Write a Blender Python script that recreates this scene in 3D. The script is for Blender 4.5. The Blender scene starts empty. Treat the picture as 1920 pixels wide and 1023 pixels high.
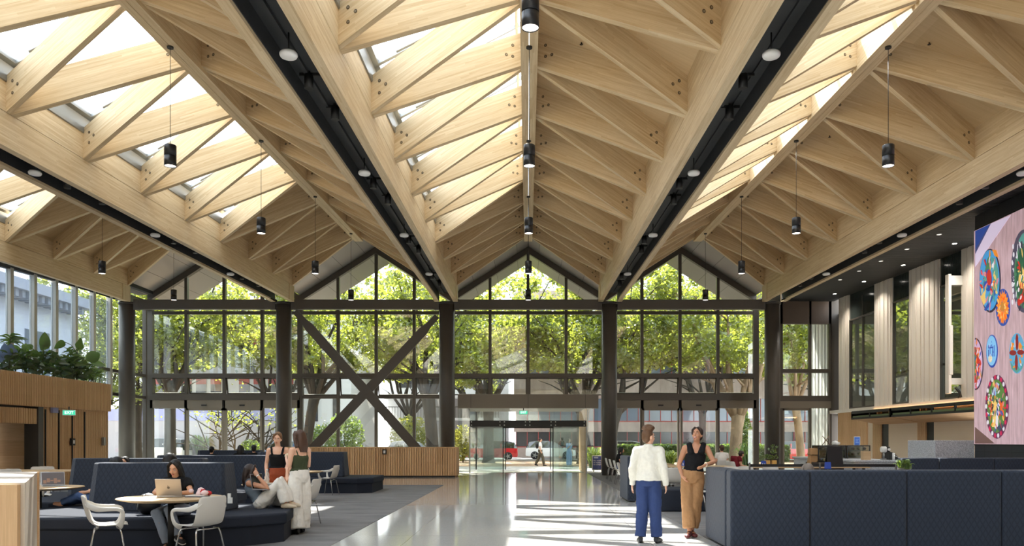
import bpy, math, random
from mathutils import Vector, Matrix, noise
R = math.radians
random.seed(7)
SC = bpy.context.scene
COL = SC.collection
# ---------------------------------------------------------------- camera, sky, sun, exposure
EYE, FPX, VX, VY = 1.5, 1500.0, 988.5, 825.0
cam_d = bpy.data.cameras.new('camera'); cam = bpy.data.objects.new('camera', cam_d); COL.objects.link(cam)
cam.location = (0, 0, EYE); cam.rotation_euler = (R(90), 0, 0)
cam_d.sensor_width = 36; cam_d.lens = FPX/1920*36
cam_d.shift_x = -(VX-960)/1920; cam_d.shift_y = (VY-511.5)/1920
cam_d.clip_start = .1; cam_d.clip_end = 500
SC.camera = cam
SC.view_settings.view_transform = 'Standard'; SC.view_settings.look = 'None'
SC.view_settings.gamma = 1; SC.view_settings.use_curve_mapping = False
SC.view_settings.exposure = 0.62
w = bpy.data.worlds.new('world'); SC.world = w; w.use_nodes = True
wn = w.node_tree
bg = wn.nodes['Background']
tc = wn.nodes.new('ShaderNodeTexCoord'); sx = wn.nodes.new('ShaderNodeSeparateXYZ')
rp = wn.nodes.new('ShaderNodeValToRGB')
rp.color_ramp.elements[0].position = 0.0; rp.color_ramp.elements[0].color = (.95, .97, 1, 1)
rp.color_ramp.elements[1].position = 0.8; rp.color_ramp.elements[1].color = (.80, .90, 1, 1)
wn.links.new(tc.outputs['Generated'], sx.inputs[0]); wn.links.new(sx.outputs['Z'], rp.inputs[0])
wn.links.new(rp.outputs[0], bg.inputs[0])
bg.inputs[1].default_value = 3.6
sun_d = bpy.data.lights.new('sun', 'SUN'); sun = bpy.data.objects.new('sun', sun_d); COL.objects.link(sun)
sun_d.energy = 13.0; sun_d.angle = R(.6); sun_d.color = (1, .94, .84)
sun.rotation_euler = Vector((2.6, -5.7, -8.9)).to_track_quat('-Z', 'Y').to_euler()
cy = SC.cycles
cy.max_bounces = 10; cy.diffuse_bounces = 6; cy.glossy_bounces = 4; cy.transmission_bounces = 6
cy.transparent_max_bounces = 40; cy.sample_clamp_indirect = 8; cy.use_denoising = True
cy.caustics_reflective = False; cy.caustics_refractive = False

def P(px, py, Y): return Vector(((px-VX)*Y/FPX, Y, EYE-(py-VY)*Y/FPX))
def FL(px, py):
    Y = EYE*FPX/(py-VY); return Vector(((px-VX)*Y/FPX, Y, 0))
# ---------------------------------------------------------------- tags
def tag(o, label=None, cat=None, group=None, kind=None):
    if label: o['label'] = label
    if cat: o['category'] = cat
    if group: o['group'] = group
    if kind: o['kind'] = kind
    return o
def thing(name, label, cat, loc=(0, 0, 0), rz=0.0, group=None):
    o = bpy.data.objects.new(name, None); COL.objects.link(o)
    o.location = loc; o.rotation_euler = (0, 0, rz); o.empty_display_size = .1
    return tag(o, label, cat, group)
def kids(o): return [c for c in bpy.data.objects if c.parent == o]
def dup(o, loc=None, rz=None, label=None, group=None, parent=None, _top=True, scale=None):
    c = o.copy(); COL.objects.link(c)
    if parent is not None: c.parent = parent
    for ch in kids(o): dup(ch, parent=c, _top=False)
    if _top:
        if loc is not None: c.location = loc
        if rz is not None: c.rotation_euler = (0, 0, rz)
        if scale: c.scale = (scale,)*3
        if label: c['label'] = label
        if group: c['group'] = group
    return c
# ---------------------------------------------------------------- mesh builder
class MB:
    def __init__(s): s.v = []; s.f = []; s.m = []; s.sm = []; s.ud = []
    def add(s, vs, fs, m=0, smooth=False, ud=None):
        b = len(s.v); s.v += [Vector(x) for x in vs]
        for f in fs: s.f.append([b+i for i in f]); s.m.append(m); s.sm.append(smooth); s.ud.append(ud)
        return s
    def box(s, lo, hi, m=0, ud=None):
        (a, b, c), (d, e, f) = lo, hi
        return s.add([(a,b,c),(d,b,c),(d,e,c),(a,e,c),(a,b,f),(d,b,f),(d,e,f),(a,e,f)],
            [(3,2,1,0),(4,5,6,7),(0,1,5,4),(1,2,6,5),(2,3,7,6),(3,0,4,7)], m, False, ud)
    def rbox(s, c, size, rz=0, m=0, rx=0, ry=0):
        M = Matrix.Translation(c) @ Matrix.Rotation(rz,4,'Z') @ Matrix.Rotation(ry,4,'Y') @ Matrix.Rotation(rx,4,'X')
        x, y, z = [q/2 for q in size]
        vs = [M @ Vector(q) for q in ((-x,-y,-z),(x,-y,-z),(x,y,-z),(-x,y,-z),(-x,-y,z),(x,-y,z),(x,y,z),(-x,y,z))]
        return s.add(vs, [(3,2,1,0),(4,5,6,7),(0,1,5,4),(1,2,6,5),(2,3,7,6),(3,0,4,7)], m)
    def hexa(s, bot, top, m=0, ud=None):
        n = len(bot)
        fs = [tuple(range(n))[::-1], tuple(range(n, 2*n))] + [(i, (i+1) % n, n+(i+1) % n, n+i) for i in range(n)]
        return s.add(list(bot)+list(top), fs, m, False, ud)
    def prism(s, poly, z0, z1, m=0, ud=None):
        return s.hexa([(x, y, z0) for x, y in poly], [(x, y, z1) for x, y in poly], m, ud)
    def tube(s, pts, rad, n=8, m=0, cap=True, smooth=True, flat=1.0, ref=None):
        pts = [Vector(p) for p in pts]
        if not isinstance(rad, (list, tuple)): rad = [rad]*len(pts)
        b = len(s.v); N = len(pts)
        last = None
        for i, p in enumerate(pts):
            t = (pts[min(i+1, N-1)]-pts[max(i-1, 0)])
            if t.length < 1e-9: t = Vector((0, 0, 1))
            t.normalize()
            if ref is not None: a = Vector(ref)
            elif last is not None: a = last
            else: a = Vector((1, 0, 0)) if abs(t.x) < .8 else Vector((0, 1, 0))
            a = a - t*a.dot(t)
            if a.length < 1e-6: a = t.orthogonal()
            a.normalize(); last = a; c = t.cross(a)
            r = rad[i]; ra, rb = r if isinstance(r, (list, tuple)) else (r, r*flat)
            for k in range(n):
                q = 2*math.pi*k/n; s.v.append(p + a*(ra*math.cos(q)) + c*(rb*math.sin(q)))
        for i in range(N-1):
            for k in range(n):
                s.f.append([b+i*n+k, b+i*n+(k+1) % n, b+(i+1)*n+(k+1) % n, b+(i+1)*n+k]); s.m.append(m); s.sm.append(smooth); s.ud.append(None)
        if cap:
            s.f.append([b+k for k in range(n)][::-1]); s.f.append([b+(N-1)*n+k for k in range(n)])
            s.m += [m, m]; s.sm += [False, False]; s.ud += [None, None]
        return s
    def cyl(s, p0, p1, r0, r1=None, n=12, m=0, cap=True): return s.tube([p0, p1], [r0, r0 if r1 is None else r1], n, m, cap)
    def lathe(s, prof, c=(0, 0, 0), n=16, m=0, smooth=True):
        b = len(s.v); c = Vector(c)
        for r, z in prof:
            for k in range(n):
                q = 2*math.pi*k/n; s.v.append(c+Vector((r*math.cos(q), r*math.sin(q), z)))
        for i in range(len(prof)-1):
            for k in range(n):
                s.f.append([b+i*n+k, b+i*n+(k+1) % n, b+(i+1)*n+(k+1) % n, b+(i+1)*n+k]); s.m.append(m); s.sm.append(smooth); s.ud.append(None)
        s.f.append([b+k for k in range(n)][::-1]); s.f.append([b+(len(prof)-1)*n+k for k in range(n)])
        s.m += [m, m]; s.sm += [False, False]; s.ud += [None, None]
        return s
    def ball(s, c, r, n=12, m=0, M=None):
        c = Vector(c); rx, ry, rz = r if isinstance(r, (list, tuple)) else (r, r, r)
        b = len(s.v); h = n//2
        for i in range(1, h):
            a = math.pi*i/h
            for k in range(n):
                q = 2*math.pi*k/n
                p = Vector((rx*math.sin(a)*math.cos(q), ry*math.sin(a)*math.sin(q), rz*math.cos(a)))
                s.v.append(c + (M @ p if M else p))
        for pz in (rz, -rz):
            p = Vector((0, 0, pz)); s.v.append(c + (M @ p if M else p))
        T = len(s.v)-2
        for i in range(h-2):
            for k in range(n):
                s.f.append([b+i*n+k, b+(i+1)*n+k, b+(i+1)*n+(k+1) % n, b+i*n+(k+1) % n])
        for k in range(n):
            s.f.append([T, b+k, b+(k+1) % n]); s.f.append([T+1, b+(h-2)*n+(k+1) % n, b+(h-2)*n+k])
        q = len(s.f)-len(s.m); s.m += [m]*q; s.sm += [True]*q; s.ud += [None]*q
        return s
    def mesh(s, name, mats):
        me = bpy.data.meshes.new(name)
        me.from_pydata([tuple(x) for x in s.v], [], s.f)
        for mt in (mats if isinstance(mats, (list, tuple)) else [mats]): me.materials.append(mt)
        me.polygons.foreach_set('material_index', s.m); me.polygons.foreach_set('use_smooth', s.sm)
        uv = me.uv_layers.new(name='uv').data
        co = me.vertices
        for p in me.polygons:
            d = s.ud[p.index]; n = p.normal
            if d is not None:
                d = Vector(d); u = d - n*d.dot(n)
                if u.length < .3:
                    u = Vector((0, 0, 1)) - n*n.z
                    if u.length < .1: u = Vector((1, 0, 0))
                u.normalize(); v = n.cross(u)
            elif abs(n.z) > .8: u, v = Vector((1, 0, 0)), Vector((0, 1, 0))
            elif abs(n.x) > abs(n.y): u, v = Vector((0, 1, 0)), Vector((0, 0, 1))
            else: u, v = Vector((1, 0, 0)), Vector((0, 0, 1))
            for li in p.loop_indices:
                x = co[me.loops[li].vertex_index].co; uv[li].uv = (x.dot(u), x.dot(v))
        me.validate()
        return me
    def build(s, name, mats, parent=None, loc=None, bevel=0, sub=0, seg=2):
        if loc is not None and parent is None:
            L = Vector(loc); s.v = [x-L for x in s.v]
        o = bpy.data.objects.new(name, s.mesh(name, mats)); COL.objects.link(o)
        if parent is not None:
            o.parent = parent
            if loc is not None: o.location = loc
        elif loc is not None: o.location = loc
        if bevel:
            b = o.modifiers.new('b', 'BEVEL'); b.width = bevel; b.segments = seg; b.limit_method = 'ANGLE'; b.angle_limit = R(50)
        if sub:
            q = o.modifiers.new('s', 'SUBSURF'); q.levels = sub; q.render_levels = sub
        return o
def spline(pts, n=4, rad=None):
    pts = [Vector(p) for p in pts]; out = []; ro = []
    for i in range(len(pts)-1):
        p0, p1, p2, p3 = pts[max(0, i-1)], pts[i], pts[i+1], pts[min(len(pts)-1, i+2)]
        for k in range(n):
            t = k/n; out.append(.5*((2*p1)+(p2-p0)*t+(2*p0-5*p1+4*p2-p3)*t*t+(3*p1-p0-3*p2+p3)*t**3))
            if rad: ro.append(tuple(a+(b-a)*t for a, b in zip(rad[i], rad[i+1])))
    out.append(pts[-1])
    if rad: ro.append(tuple(rad[-1])); return out, ro
    return out
def struct(name, mb, mats, label=None, parent=None, bevel=0):
    o = mb.build(name, mats, parent, bevel=bevel)
    if parent is None: o['kind'] = 'structure'
    if label: o['label'] = label
    return o
def sempty(name, label=None):
    o = bpy.data.objects.new(name, None); COL.objects.link(o); o['kind'] = 'structure'
    if label: o['label'] = label
    return o
# ---------------------------------------------------------------- materials
class NT:
    def __init__(s, name):
        s.mat = bpy.data.materials.new(name); s.mat.use_nodes = True
        s.t = s.mat.node_tree; s.b = s.t.nodes['Principled BSDF']; s.o = s.t.nodes['Material Output']
    def n(s, typ, **k):
        nd = s.t.nodes.new('ShaderNode'+typ)
        for a, v in k.items():
            if a.startswith('i'): s.set(nd.inputs[int(a[1:])], v)
            else: setattr(nd, a, v)
        return nd
    def set(s, sock, v):
        if isinstance(v, bpy.types.NodeSocket): s.t.links.new(v, sock)
        else: sock.default_value = v
    def math(s, op, a, b=0.0, c=0.0):
        nd = s.n('Math', operation=op, i0=a, i1=b)
        if op in ('MULTIPLY_ADD', 'WRAP', 'SMOOTH_MIN'): s.set(nd.inputs[2], c)
        return nd.outputs[0]
    def uv(s): return s.n('UVMap', uv_map='uv').outputs[0]
    def obj(s): return s.n('TexCoord').outputs['Object']
    def rnd(s): return s.n('ObjectInfo').outputs['Random']
    def map(s, v, sc=(1, 1, 1), loc=(0, 0, 0)):
        return s.n('Mapping', i0=v, i1=loc, i3=sc).outputs[0]
    def noise(s, v, scale, detail=3, rough=.55, w=None):
        nd = s.n('TexNoise', noise_dimensions='4D' if w is not None else '3D')
        s.set(nd.inputs['Vector'], v); s.set(nd.inputs['Scale'], scale); s.set(nd.inputs['Detail'], detail); s.set(nd.inputs['Roughness'], rough)
        if w is not None: s.set(nd.inputs['W'], w)
        return nd.outputs[0]
    def ramp(s, f, *stops):
        nd = s.n('ValToRGB', i0=f); e = nd.color_ramp.elements
        while len(e) < len(stops): e.new(.5)
        for q, (p, c) in zip(e, stops):
            q.position = p; q.color = (*c, 1) if len(c) == 3 else c
        return nd.outputs[0]
    def mix(s, f, a, b, blend='MIX'):
        nd = s.n('Mix', data_type='RGBA', blend_type=blend)
        for k, v in ((0, f), (6, a), (7, b)):
            if isinstance(v, tuple) and len(v) == 3: v = (*v, 1)
            s.set(nd.inputs[k], v)
        return nd.outputs[2]
    def bump(s, h, st=.3, d=.01): 
        nd = s.n('Bump'); s.set(nd.inputs['Strength'], st); s.set(nd.inputs['Distance'], d); s.set(nd.inputs['Height'], h)
        s.t.links.new(nd.outputs[0], s.b.inputs['Normal'])
    def p(s, **k):
        for a, v in k.items():
            sock = s.b.inputs[{'col': 'Base Color', 'rough': 'Roughness', 'metal': 'Metallic', 'spec': 'Specular IOR Level', 'em': 'Emission Color', 'es': 'Emission Strength', 'sheen': 'Sheen Weight', 'coat': 'Coat Weight', 'sss': 'Subsurface Weight'}[a]]
            if isinstance(v, tuple) and len(v) == 3: v = (*v, 1)
            s.set(sock, v)
        return s.mat
def srgb(r, g, b):
    f = lambda c: (c/255/12.92) if c <= 10.3 else ((c/255+.055)/1.055)**2.4
    return (f(r), f(g), f(b))
_mc = {}
def flat(name, col, rough=.5, metal=0., spec=.5, var=.0, scale=8, bump=0, em=0, coat=0):
    if name in _mc: return _mc[name]
    t = NT(name)
    c = col
    if var:
        f = t.noise(t.obj(), scale, 4, .6)
        c = t.mix(f, tuple(x*(1-var) for x in col), tuple(min(1, x*(1+var)) for x in col))
    t.p(col=c, rough=rough, metal=metal, spec=spec)
    if em: t.p(em=col, es=em)
    if coat: t.p(coat=coat)
    if bump: t.bump(t.noise(t.obj(), scale*4, 3), bump, .005)
    _mc[name] = t.mat
    return t.mat
def wood(name, a, b, rough=.55, stave=.034, blk=1.3, grain=1.0):
    t = NT(name); uv = t.uv(); r = t.math('MULTIPLY', t.rnd(), 37.0)
    sp = t.n('SeparateXYZ', i0=uv)
    row = t.math('FLOOR', t.math('DIVIDE', sp.outputs[1], stave))
    rn = t.n('TexWhiteNoise', noise_dimensions='2D'); cmb = t.n('CombineXYZ', i0=row, i1=r); t.set(rn.inputs['Vector'], cmb.outputs[0])
    cell = t.math('FLOOR', t.math('ADD', t.math('DIVIDE', sp.outputs[0], blk), t.math('MULTIPLY', rn.outputs[0], 7.0)))
    rn2 = t.n('TexWhiteNoise', noise_dimensions='3D'); t.set(rn2.inputs['Vector'], t.n('CombineXYZ', i0=row, i1=cell, i2=r).outputs[0])
    g = t.noise(t.map(uv, (.8*grain, 22*grain, 1)), 2.0, 4, .65, r)
    big = t.noise(t.map(uv, (.5, 2.2, 1)), 1.2, 2, .5, r)
    f = t.math('ADD', t.math('MULTIPLY', g, .65), t.math('ADD', t.math('MULTIPLY', rn2.outputs[0], .2), t.math('MULTIPLY', big, .25)))
    c = t.ramp(f, (.3, b), (.75, a))
    t.p(col=c, rough=rough, spec=.35); t.bump(g, .08, .003)
    return t.mat
def glassmat(name, tint=(.94, .97, .95), base=.065, rough=0.0, mixd=0, dcol=(.6, .65, .7)):
    t = NT(name)
    lw = t.n('LayerWeight', i0=.5)
    fac = t.math('MULTIPLY_ADD', t.math('POWER', lw.outputs['Facing'], 5.0), 1-base, base)
    tr = t.n('BsdfTransparent', i0=(*tint, 1)); gl = t.n('BsdfGlossy', i0=(1, 1, 1, 1)); t.set(gl.inputs['Roughness'], rough)
    ms = t.n('MixShader', i0=fac, i1=tr.outputs[0], i2=gl.outputs[0])
    out = ms.outputs[0]
    if mixd:
        df = t.n('BsdfDiffuse', i0=(*dcol, 1))
        ms2 = t.n('MixShader', i0=mixd, i1=out, i2=df.outputs[0]); out = ms2.outputs[0]
    t.t.links.new(out, t.o.inputs[0])
    return t.mat
WOOD = wood('roof_timber', srgb(222, 204, 170), srgb(188, 161, 120))
PLY = wood('plywood', srgb(208, 184, 146), srgb(186, 160, 120), stave=1.2, blk=2.4, grain=.35)
SLAT = wood('slat_timber', srgb(224, 188, 144), srgb(190, 150, 108), stave=.5, blk=3, grain=1.4)
TABLEWOOD = wood('pale_oak', srgb(205, 178, 140), srgb(180, 150, 112), stave=.12, blk=1.5)
STEEL = flat('dark_steel', srgb(80, 76, 72), .42, .0, .4, .08, 3)
FRAME = flat('frame_metal', srgb(78, 72, 65), .4, .1, .5)
BRONZE = flat('header_metal', srgb(120, 112, 100), .45, .0, .5, .05, 2)
ALU = flat('aluminium', srgb(150, 152, 150), .35, .7)
BLACK = flat('matt_black', srgb(20, 20, 20), .5)
SLOT = flat('slot_black', srgb(50, 52, 54), .6, 0, .4, .2, 3)
SOFFIT = NT('soffit_panel'); SOFFIT.p(col=srgb(150, 145, 142), rough=.35, metal=.35); SOFFIT = SOFFIT.mat
GLASS = glassmat('clear_glass')
SKYGLASS = glassmat('skylight_glass', (.96, .98, 1), .04)
FROST = glassmat('grey_tinted_glass', (.80, .86, .93), .06, 0, .22, (.6, .66, .74))
WHITE = flat('white_plastic', srgb(225, 226, 222), .35)
CHROME = flat('chrome', srgb(200, 200, 198), .16, 1.0)
LAMPGLOW = flat('lamp_glow', (1, .86, .74), .4, em=5)
def navy():
    t = NT('navy_quilt'); uv = t.uv(); sp = t.n('SeparateXYZ', i0=uv)
    a = t.math('MULTIPLY', t.math('ADD', sp.outputs[0], t.math('MULTIPLY', sp.outputs[1], .62)), 13.0)
    b = t.math('MULTIPLY', t.math('SUBTRACT', sp.outputs[0], t.math('MULTIPLY', sp.outputs[1], .62)), 13.0)
    fa = t.math('ABSOLUTE', t.math('SUBTRACT', t.math('FRACT', a), .5)); fb = t.math('ABSOLUTE', t.math('SUBTRACT', t.math('FRACT', b), .5))
    m = t.math('MAXIMUM', fa, fb)
    h = t.math('POWER', t.math('MULTIPLY', m, 2.0), 4.0)
    wv = t.noise(t.map(uv, (1, 1, 1)), 300, 2)
    c = t.mix(h, srgb(47, 54, 67), srgb(33, 38, 49))
    c = t.mix(t.math('MULTIPLY', wv, .5), c, srgb(58, 66, 80))
    t.p(col=c, rough=.85, spec=.2, sheen=.15); t.bump(t.math('SUBTRACT', 1.0, h), .35, .006)
    return t.mat
NAVY = navy()
NAVYP = flat('navy_plain', srgb(36, 41, 52), .8, 0, .25, .15, 120)
def terrazzo():
    t = NT('terrazzo'); o = t.obj()
    v = t.n('TexVoronoi', feature='F1'); t.set(v.inputs['Vector'], o); t.set(v.inputs['Scale'], 130.0)
    ch = t.n('SeparateColor', i0=v.outputs['Color'])
    f = t.math('GREATER_THAN', ch.outputs[0], .82)
    f2 = t.math('GREATER_THAN', ch.outputs[1], .9)
    c = t.mix(t.math('MULTIPLY', f, .35), srgb(208, 207, 204), srgb(146, 147, 145)); c = t.mix(t.math('MULTIPLY', f2, .5), c, srgb(236, 232, 224))
    c = t.mix(t.math('MULTIPLY', t.noise(o, .6, 4), .25), c, srgb(182, 178, 170))
    sp = t.n('SeparateXYZ', i0=o)
    g = None
    for k, per in ((0, 3.6), (1, 3.6)):
        q = t.math('ABSOLUTE', t.math('SUBTRACT', t.math('FRACT', t.math('DIVIDE', sp.outputs[k], per)), .5))
        l = t.math('LESS_THAN', q, .0012); g = l if g is None else t.math('MAXIMUM', g, l)
    c = t.mix(t.math('MULTIPLY', g, .6), c, srgb(90, 88, 84))
    t.p(col=c, rough=.07, spec=.6)
    return t.mat
TERR = terrazzo()
def carpet():
    t = NT('carpet_grey'); o = t.obj()
    n1 = t.noise(t.map(o, (.6, 2, 1)), 1.6, 5, .7); n2 = t.noise(o, 150, 2)
    f = t.math('ADD', t.math('MULTIPLY', n1, .75), t.math('MULTIPLY', n2, .3))
    t.p(col=t.ramp(f, (.3, srgb(98, 97, 97)), (.75, srgb(142, 140, 138))), rough=.95, spec=.1); t.bump(n2, .4, .004)
    return t.mat
CARPET = carpet()
def simple_noise(name, a, b, scale, rough=.7, stretch=(1, 1, 1), bump=0):
    t = NT(name); f = t.noise(t.map(t.obj(), stretch), scale, 5, .6)
    t.p(col=t.ramp(f, (.35, a), (.65, b)), rough=rough)
    if bump: t.bump(f, bump, .02)
    return t.mat
# ================================================================ ROOF
CX = .04; DM = 2.67; YG = 36.9; YC = 34.4
BAYS = (-14.0, -7.0, 0.0, 7.0); VAL = (-17.5, -10.5, -3.5, 3.5, 10.5)
BN = {-14.0: 'left outer bay', -7.0: 'left bay', 0.0: 'centre bay', 7.0: 'right bay'}
VN = {-17.5: 'above the left window wall', -10.5: 'between the left outer and left bays', -3.5: 'left of the centre bay', 3.5: 'right of the centre bay', 10.5: 'above the dark soffit at right'}
ORD = ['first', 'second', 'third', 'fourth', 'fifth', 'sixth', 'seventh', 'eighth', 'ninth', 'tenth', 'eleventh', 'twelfth', 'thirteenth']
def zV(y): return 1.5+6.29+.0163*(y-15.5)
def zR(y): return 1.5+7.716+.0312*(y-14.15)
HW = 3.03; RW = .17; RD = .69
Yv = [31.5-DM*k for k in range(-1, 13)]      # valley nodes, first is the end node
Yr = [32.84-DM*k for k in range(0, 12)]
YN = -6.0
# valley beams: each one of a pair of laminated beams with a dark slot between them
for v in VAL:
    for s in ((1,) if v == -17.5 else (-1, 1)):
        xa, xb = CX+v+s*.30, CX+v+s*.47
        xa, xb = min(xa, xb), max(xa, xb)
        mb = MB(); ends = (YN, 34.15)
        for lo, hi in ((-.66, -.006), (.006, .60 if s > 0 else .80)):
            bot = [(xa, ends[0], zV(ends[0])+lo), (xb, ends[0], zV(ends[0])+lo), (xb, ends[1], zV(ends[1])+lo), (xa, ends[1], zV(ends[1])+lo)]
            top = [(xa, ends[0], zV(ends[0])+hi), (xb, ends[0], zV(ends[0])+hi), (xb, ends[1], zV(ends[1])+hi), (xa, ends[1], zV(ends[1])+hi)]
            mb.hexa(bot, top, 0, (0, 1, 0))
        xi = xb if s > 0 else xa
        mb.box((min(xa, xa+s*.03) if s < 0 else xa, 33.55, zV(34)-.68), (xb if s < 0 else xb+.03, 34.2, zV(34)-.02), 0, (0, 0, 1))
        o = mb.build('valley_beam', WOOD, loc=(xa, YN, 0))
        side = 'right' if s > 0 else 'left'
        tag(o, 'long laminated timber valley beam %s, the %s one of its pair' % (VN[v], side) if v != -17.5 else 'long laminated timber edge beam running above the left window wall', 'roof beam', 'valley beams')
    # slot lining
    xs = (CX+v-.298, CX+v+.298) if v != -17.5 else (CX+v-.1, CX+v+.28)
    mb = MB(); a, b = YN+.02, 34.05
    def qd(x0, x1, z0, z1):
        mb.hexa([(x0, a, zV(a)+z0), (x1, a, zV(a)+z0), (x1, b, zV(b)+z0), (x0, b, zV(b)+z0)], [(x0, a, zV(a)+z1), (x1, a, zV(a)+z1), (x1, b, zV(b)+z1), (x0, b, zV(b)+z1)])
    qd(xs[0], xs[1], -.30, -.25); qd(xs[0], xs[0]+.012, -.60, -.30); qd(xs[1]-.012, xs[1], -.60, -.30)
    qd(xs[0]+.17, xs[0]+.24, -.36, -.30); qd(xs[0]+.40, xs[0]+.43, -.34, -.30)
    o = mb.build('service_tray', SLOT, loc=(xs[0], YN, 0)); tag(o, 'black service tray, valley slot %s' % VN[v], 'cable tray', 'service trays')
# ridge beams, rafters
def rafter_mesh(Ya, yb, s, forward):
    # from valley face (plan x=0) to ridge face (x = L), local coordinates, vertical cut ends
    L = HW-RW; t = .145; dy = yb-Ya
    z0 = zV(Ya); z1 = zR(yb)
    f = 1 if forward else -1
    y0a, y0b = (0, t) if forward else (-t, 0)
    y1a, y1b = (dy-t, dy) if forward else (dy, dy+t)
    y0a, y0b, y1a, y1b = y0a+f*.004, y0b+f*.004, y1a-f*.004, y1b-f*.004
    X = lambda q: -s*q      # ridge lies toward -s
    # s = +1 : valley on the right of the ridge
    bot = [(X(0), y0a, 0), (X(L), y1a, z1-z0), (X(L), y1b, z1-z0), (X(0), y0b, 0)]
    if s > 0: bot = bot[::-1]
    top = [(x, y, z+RD) for x, y, z in bot]
    mb = MB(); mb.hexa(bot, top, 0, (X(L), dy, z1-z0))
    # recessed bolts on the side that faces the near end
    d = Vector((X(L), dy, 0)).normalized(); nrm = Vector((d.y, -d.x, 0))
    if nrm.y > 0: nrm = -nrm
    for (q, zz) in ((.17, .42), (.17, .19), (.3, .27)):
        for endd in (0, 1):
            if endd == 0:
                c = Vector((X(0), y0a, 0)).lerp(Vector((X(L), y1a, z1-z0)), q/L)
            else:
                c = Vector((X(0), y0a, 0)).lerp(Vector((X(L), y1a, z1-z0)), 1-q/L)
            c.z += zz + .06
            mb.cyl(c-nrm*.01, c+nrm*.004, .033, .033, 10, 1); mb.cyl(c, c+nrm*.008, .018, .018, 6, 2)
    return mb
BOLT = flat('bolt_hole', srgb(92, 78, 60), .6); BOLT2 = flat('bolt_head', srgb(150, 140, 120), .4, .6)
for c in BAYS:
    mb = MB()
    for xa, xb in ((-RW, -.005), (.005, RW)):
        a, b = YN, 33.1
        mb.hexa([(CX+c+xa, a, zR(a)-.09), (CX+c+xb, a, zR(a)-.09), (CX+c+xb, b, zR(b)-.09), (CX+c+xa, b, zR(b)-.09)],
                [(CX+c+xa, a, zR(a)+.75), (CX+c+xb, a, zR(a)+.75), (CX+c+xb, b, zR(b)+.75), (CX+c+xa, b, zR(b)+.75)], 0, (0, 1, 0))
    o = mb.build('ridge_beam', WOOD, loc=(CX+c, YN, zR(YN)))
    tag(o, 'twin laminated timber ridge beam along the top of the %s' % BN[c], 'roof beam', 'ridge beams')
    for s in (-1, 1):
        if c == -14 and s == 1: kmax = 6
        else: kmax = 12
        slope = 'left slope' if s < 0 else 'right slope'
        sk = (s < 0)
        # end node: only the rafter that slants back to the last ridge node
        for k, y in enumerate(Yv):
            if k > kmax: break
            for fwd in (False, True):
                if fwd and k == 0: continue
                yb = y + (DM/2 if fwd else -DM/2)
                if y < 8 or (c in (-14,) and s < 0 and y < 20): continue
                mb = rafter_mesh(y, yb, s, fwd)
                o = mb.build('roof_rafter', [WOOD, BOLT, BOLT2])
                o.location = (CX+c+s*HW, y, zV(y))
                way = 'slanting away' if fwd else 'slanting nearer'
                tag(o, 'timber rafter, %s, %s, %s pair from the glass front, %s' % (BN[c], slope, ORD[k], way) if k else
                    'end timber rafter closing the %s of the %s at the glass front' % (slope, BN[c]), 'rafter', 'roof rafters')
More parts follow.
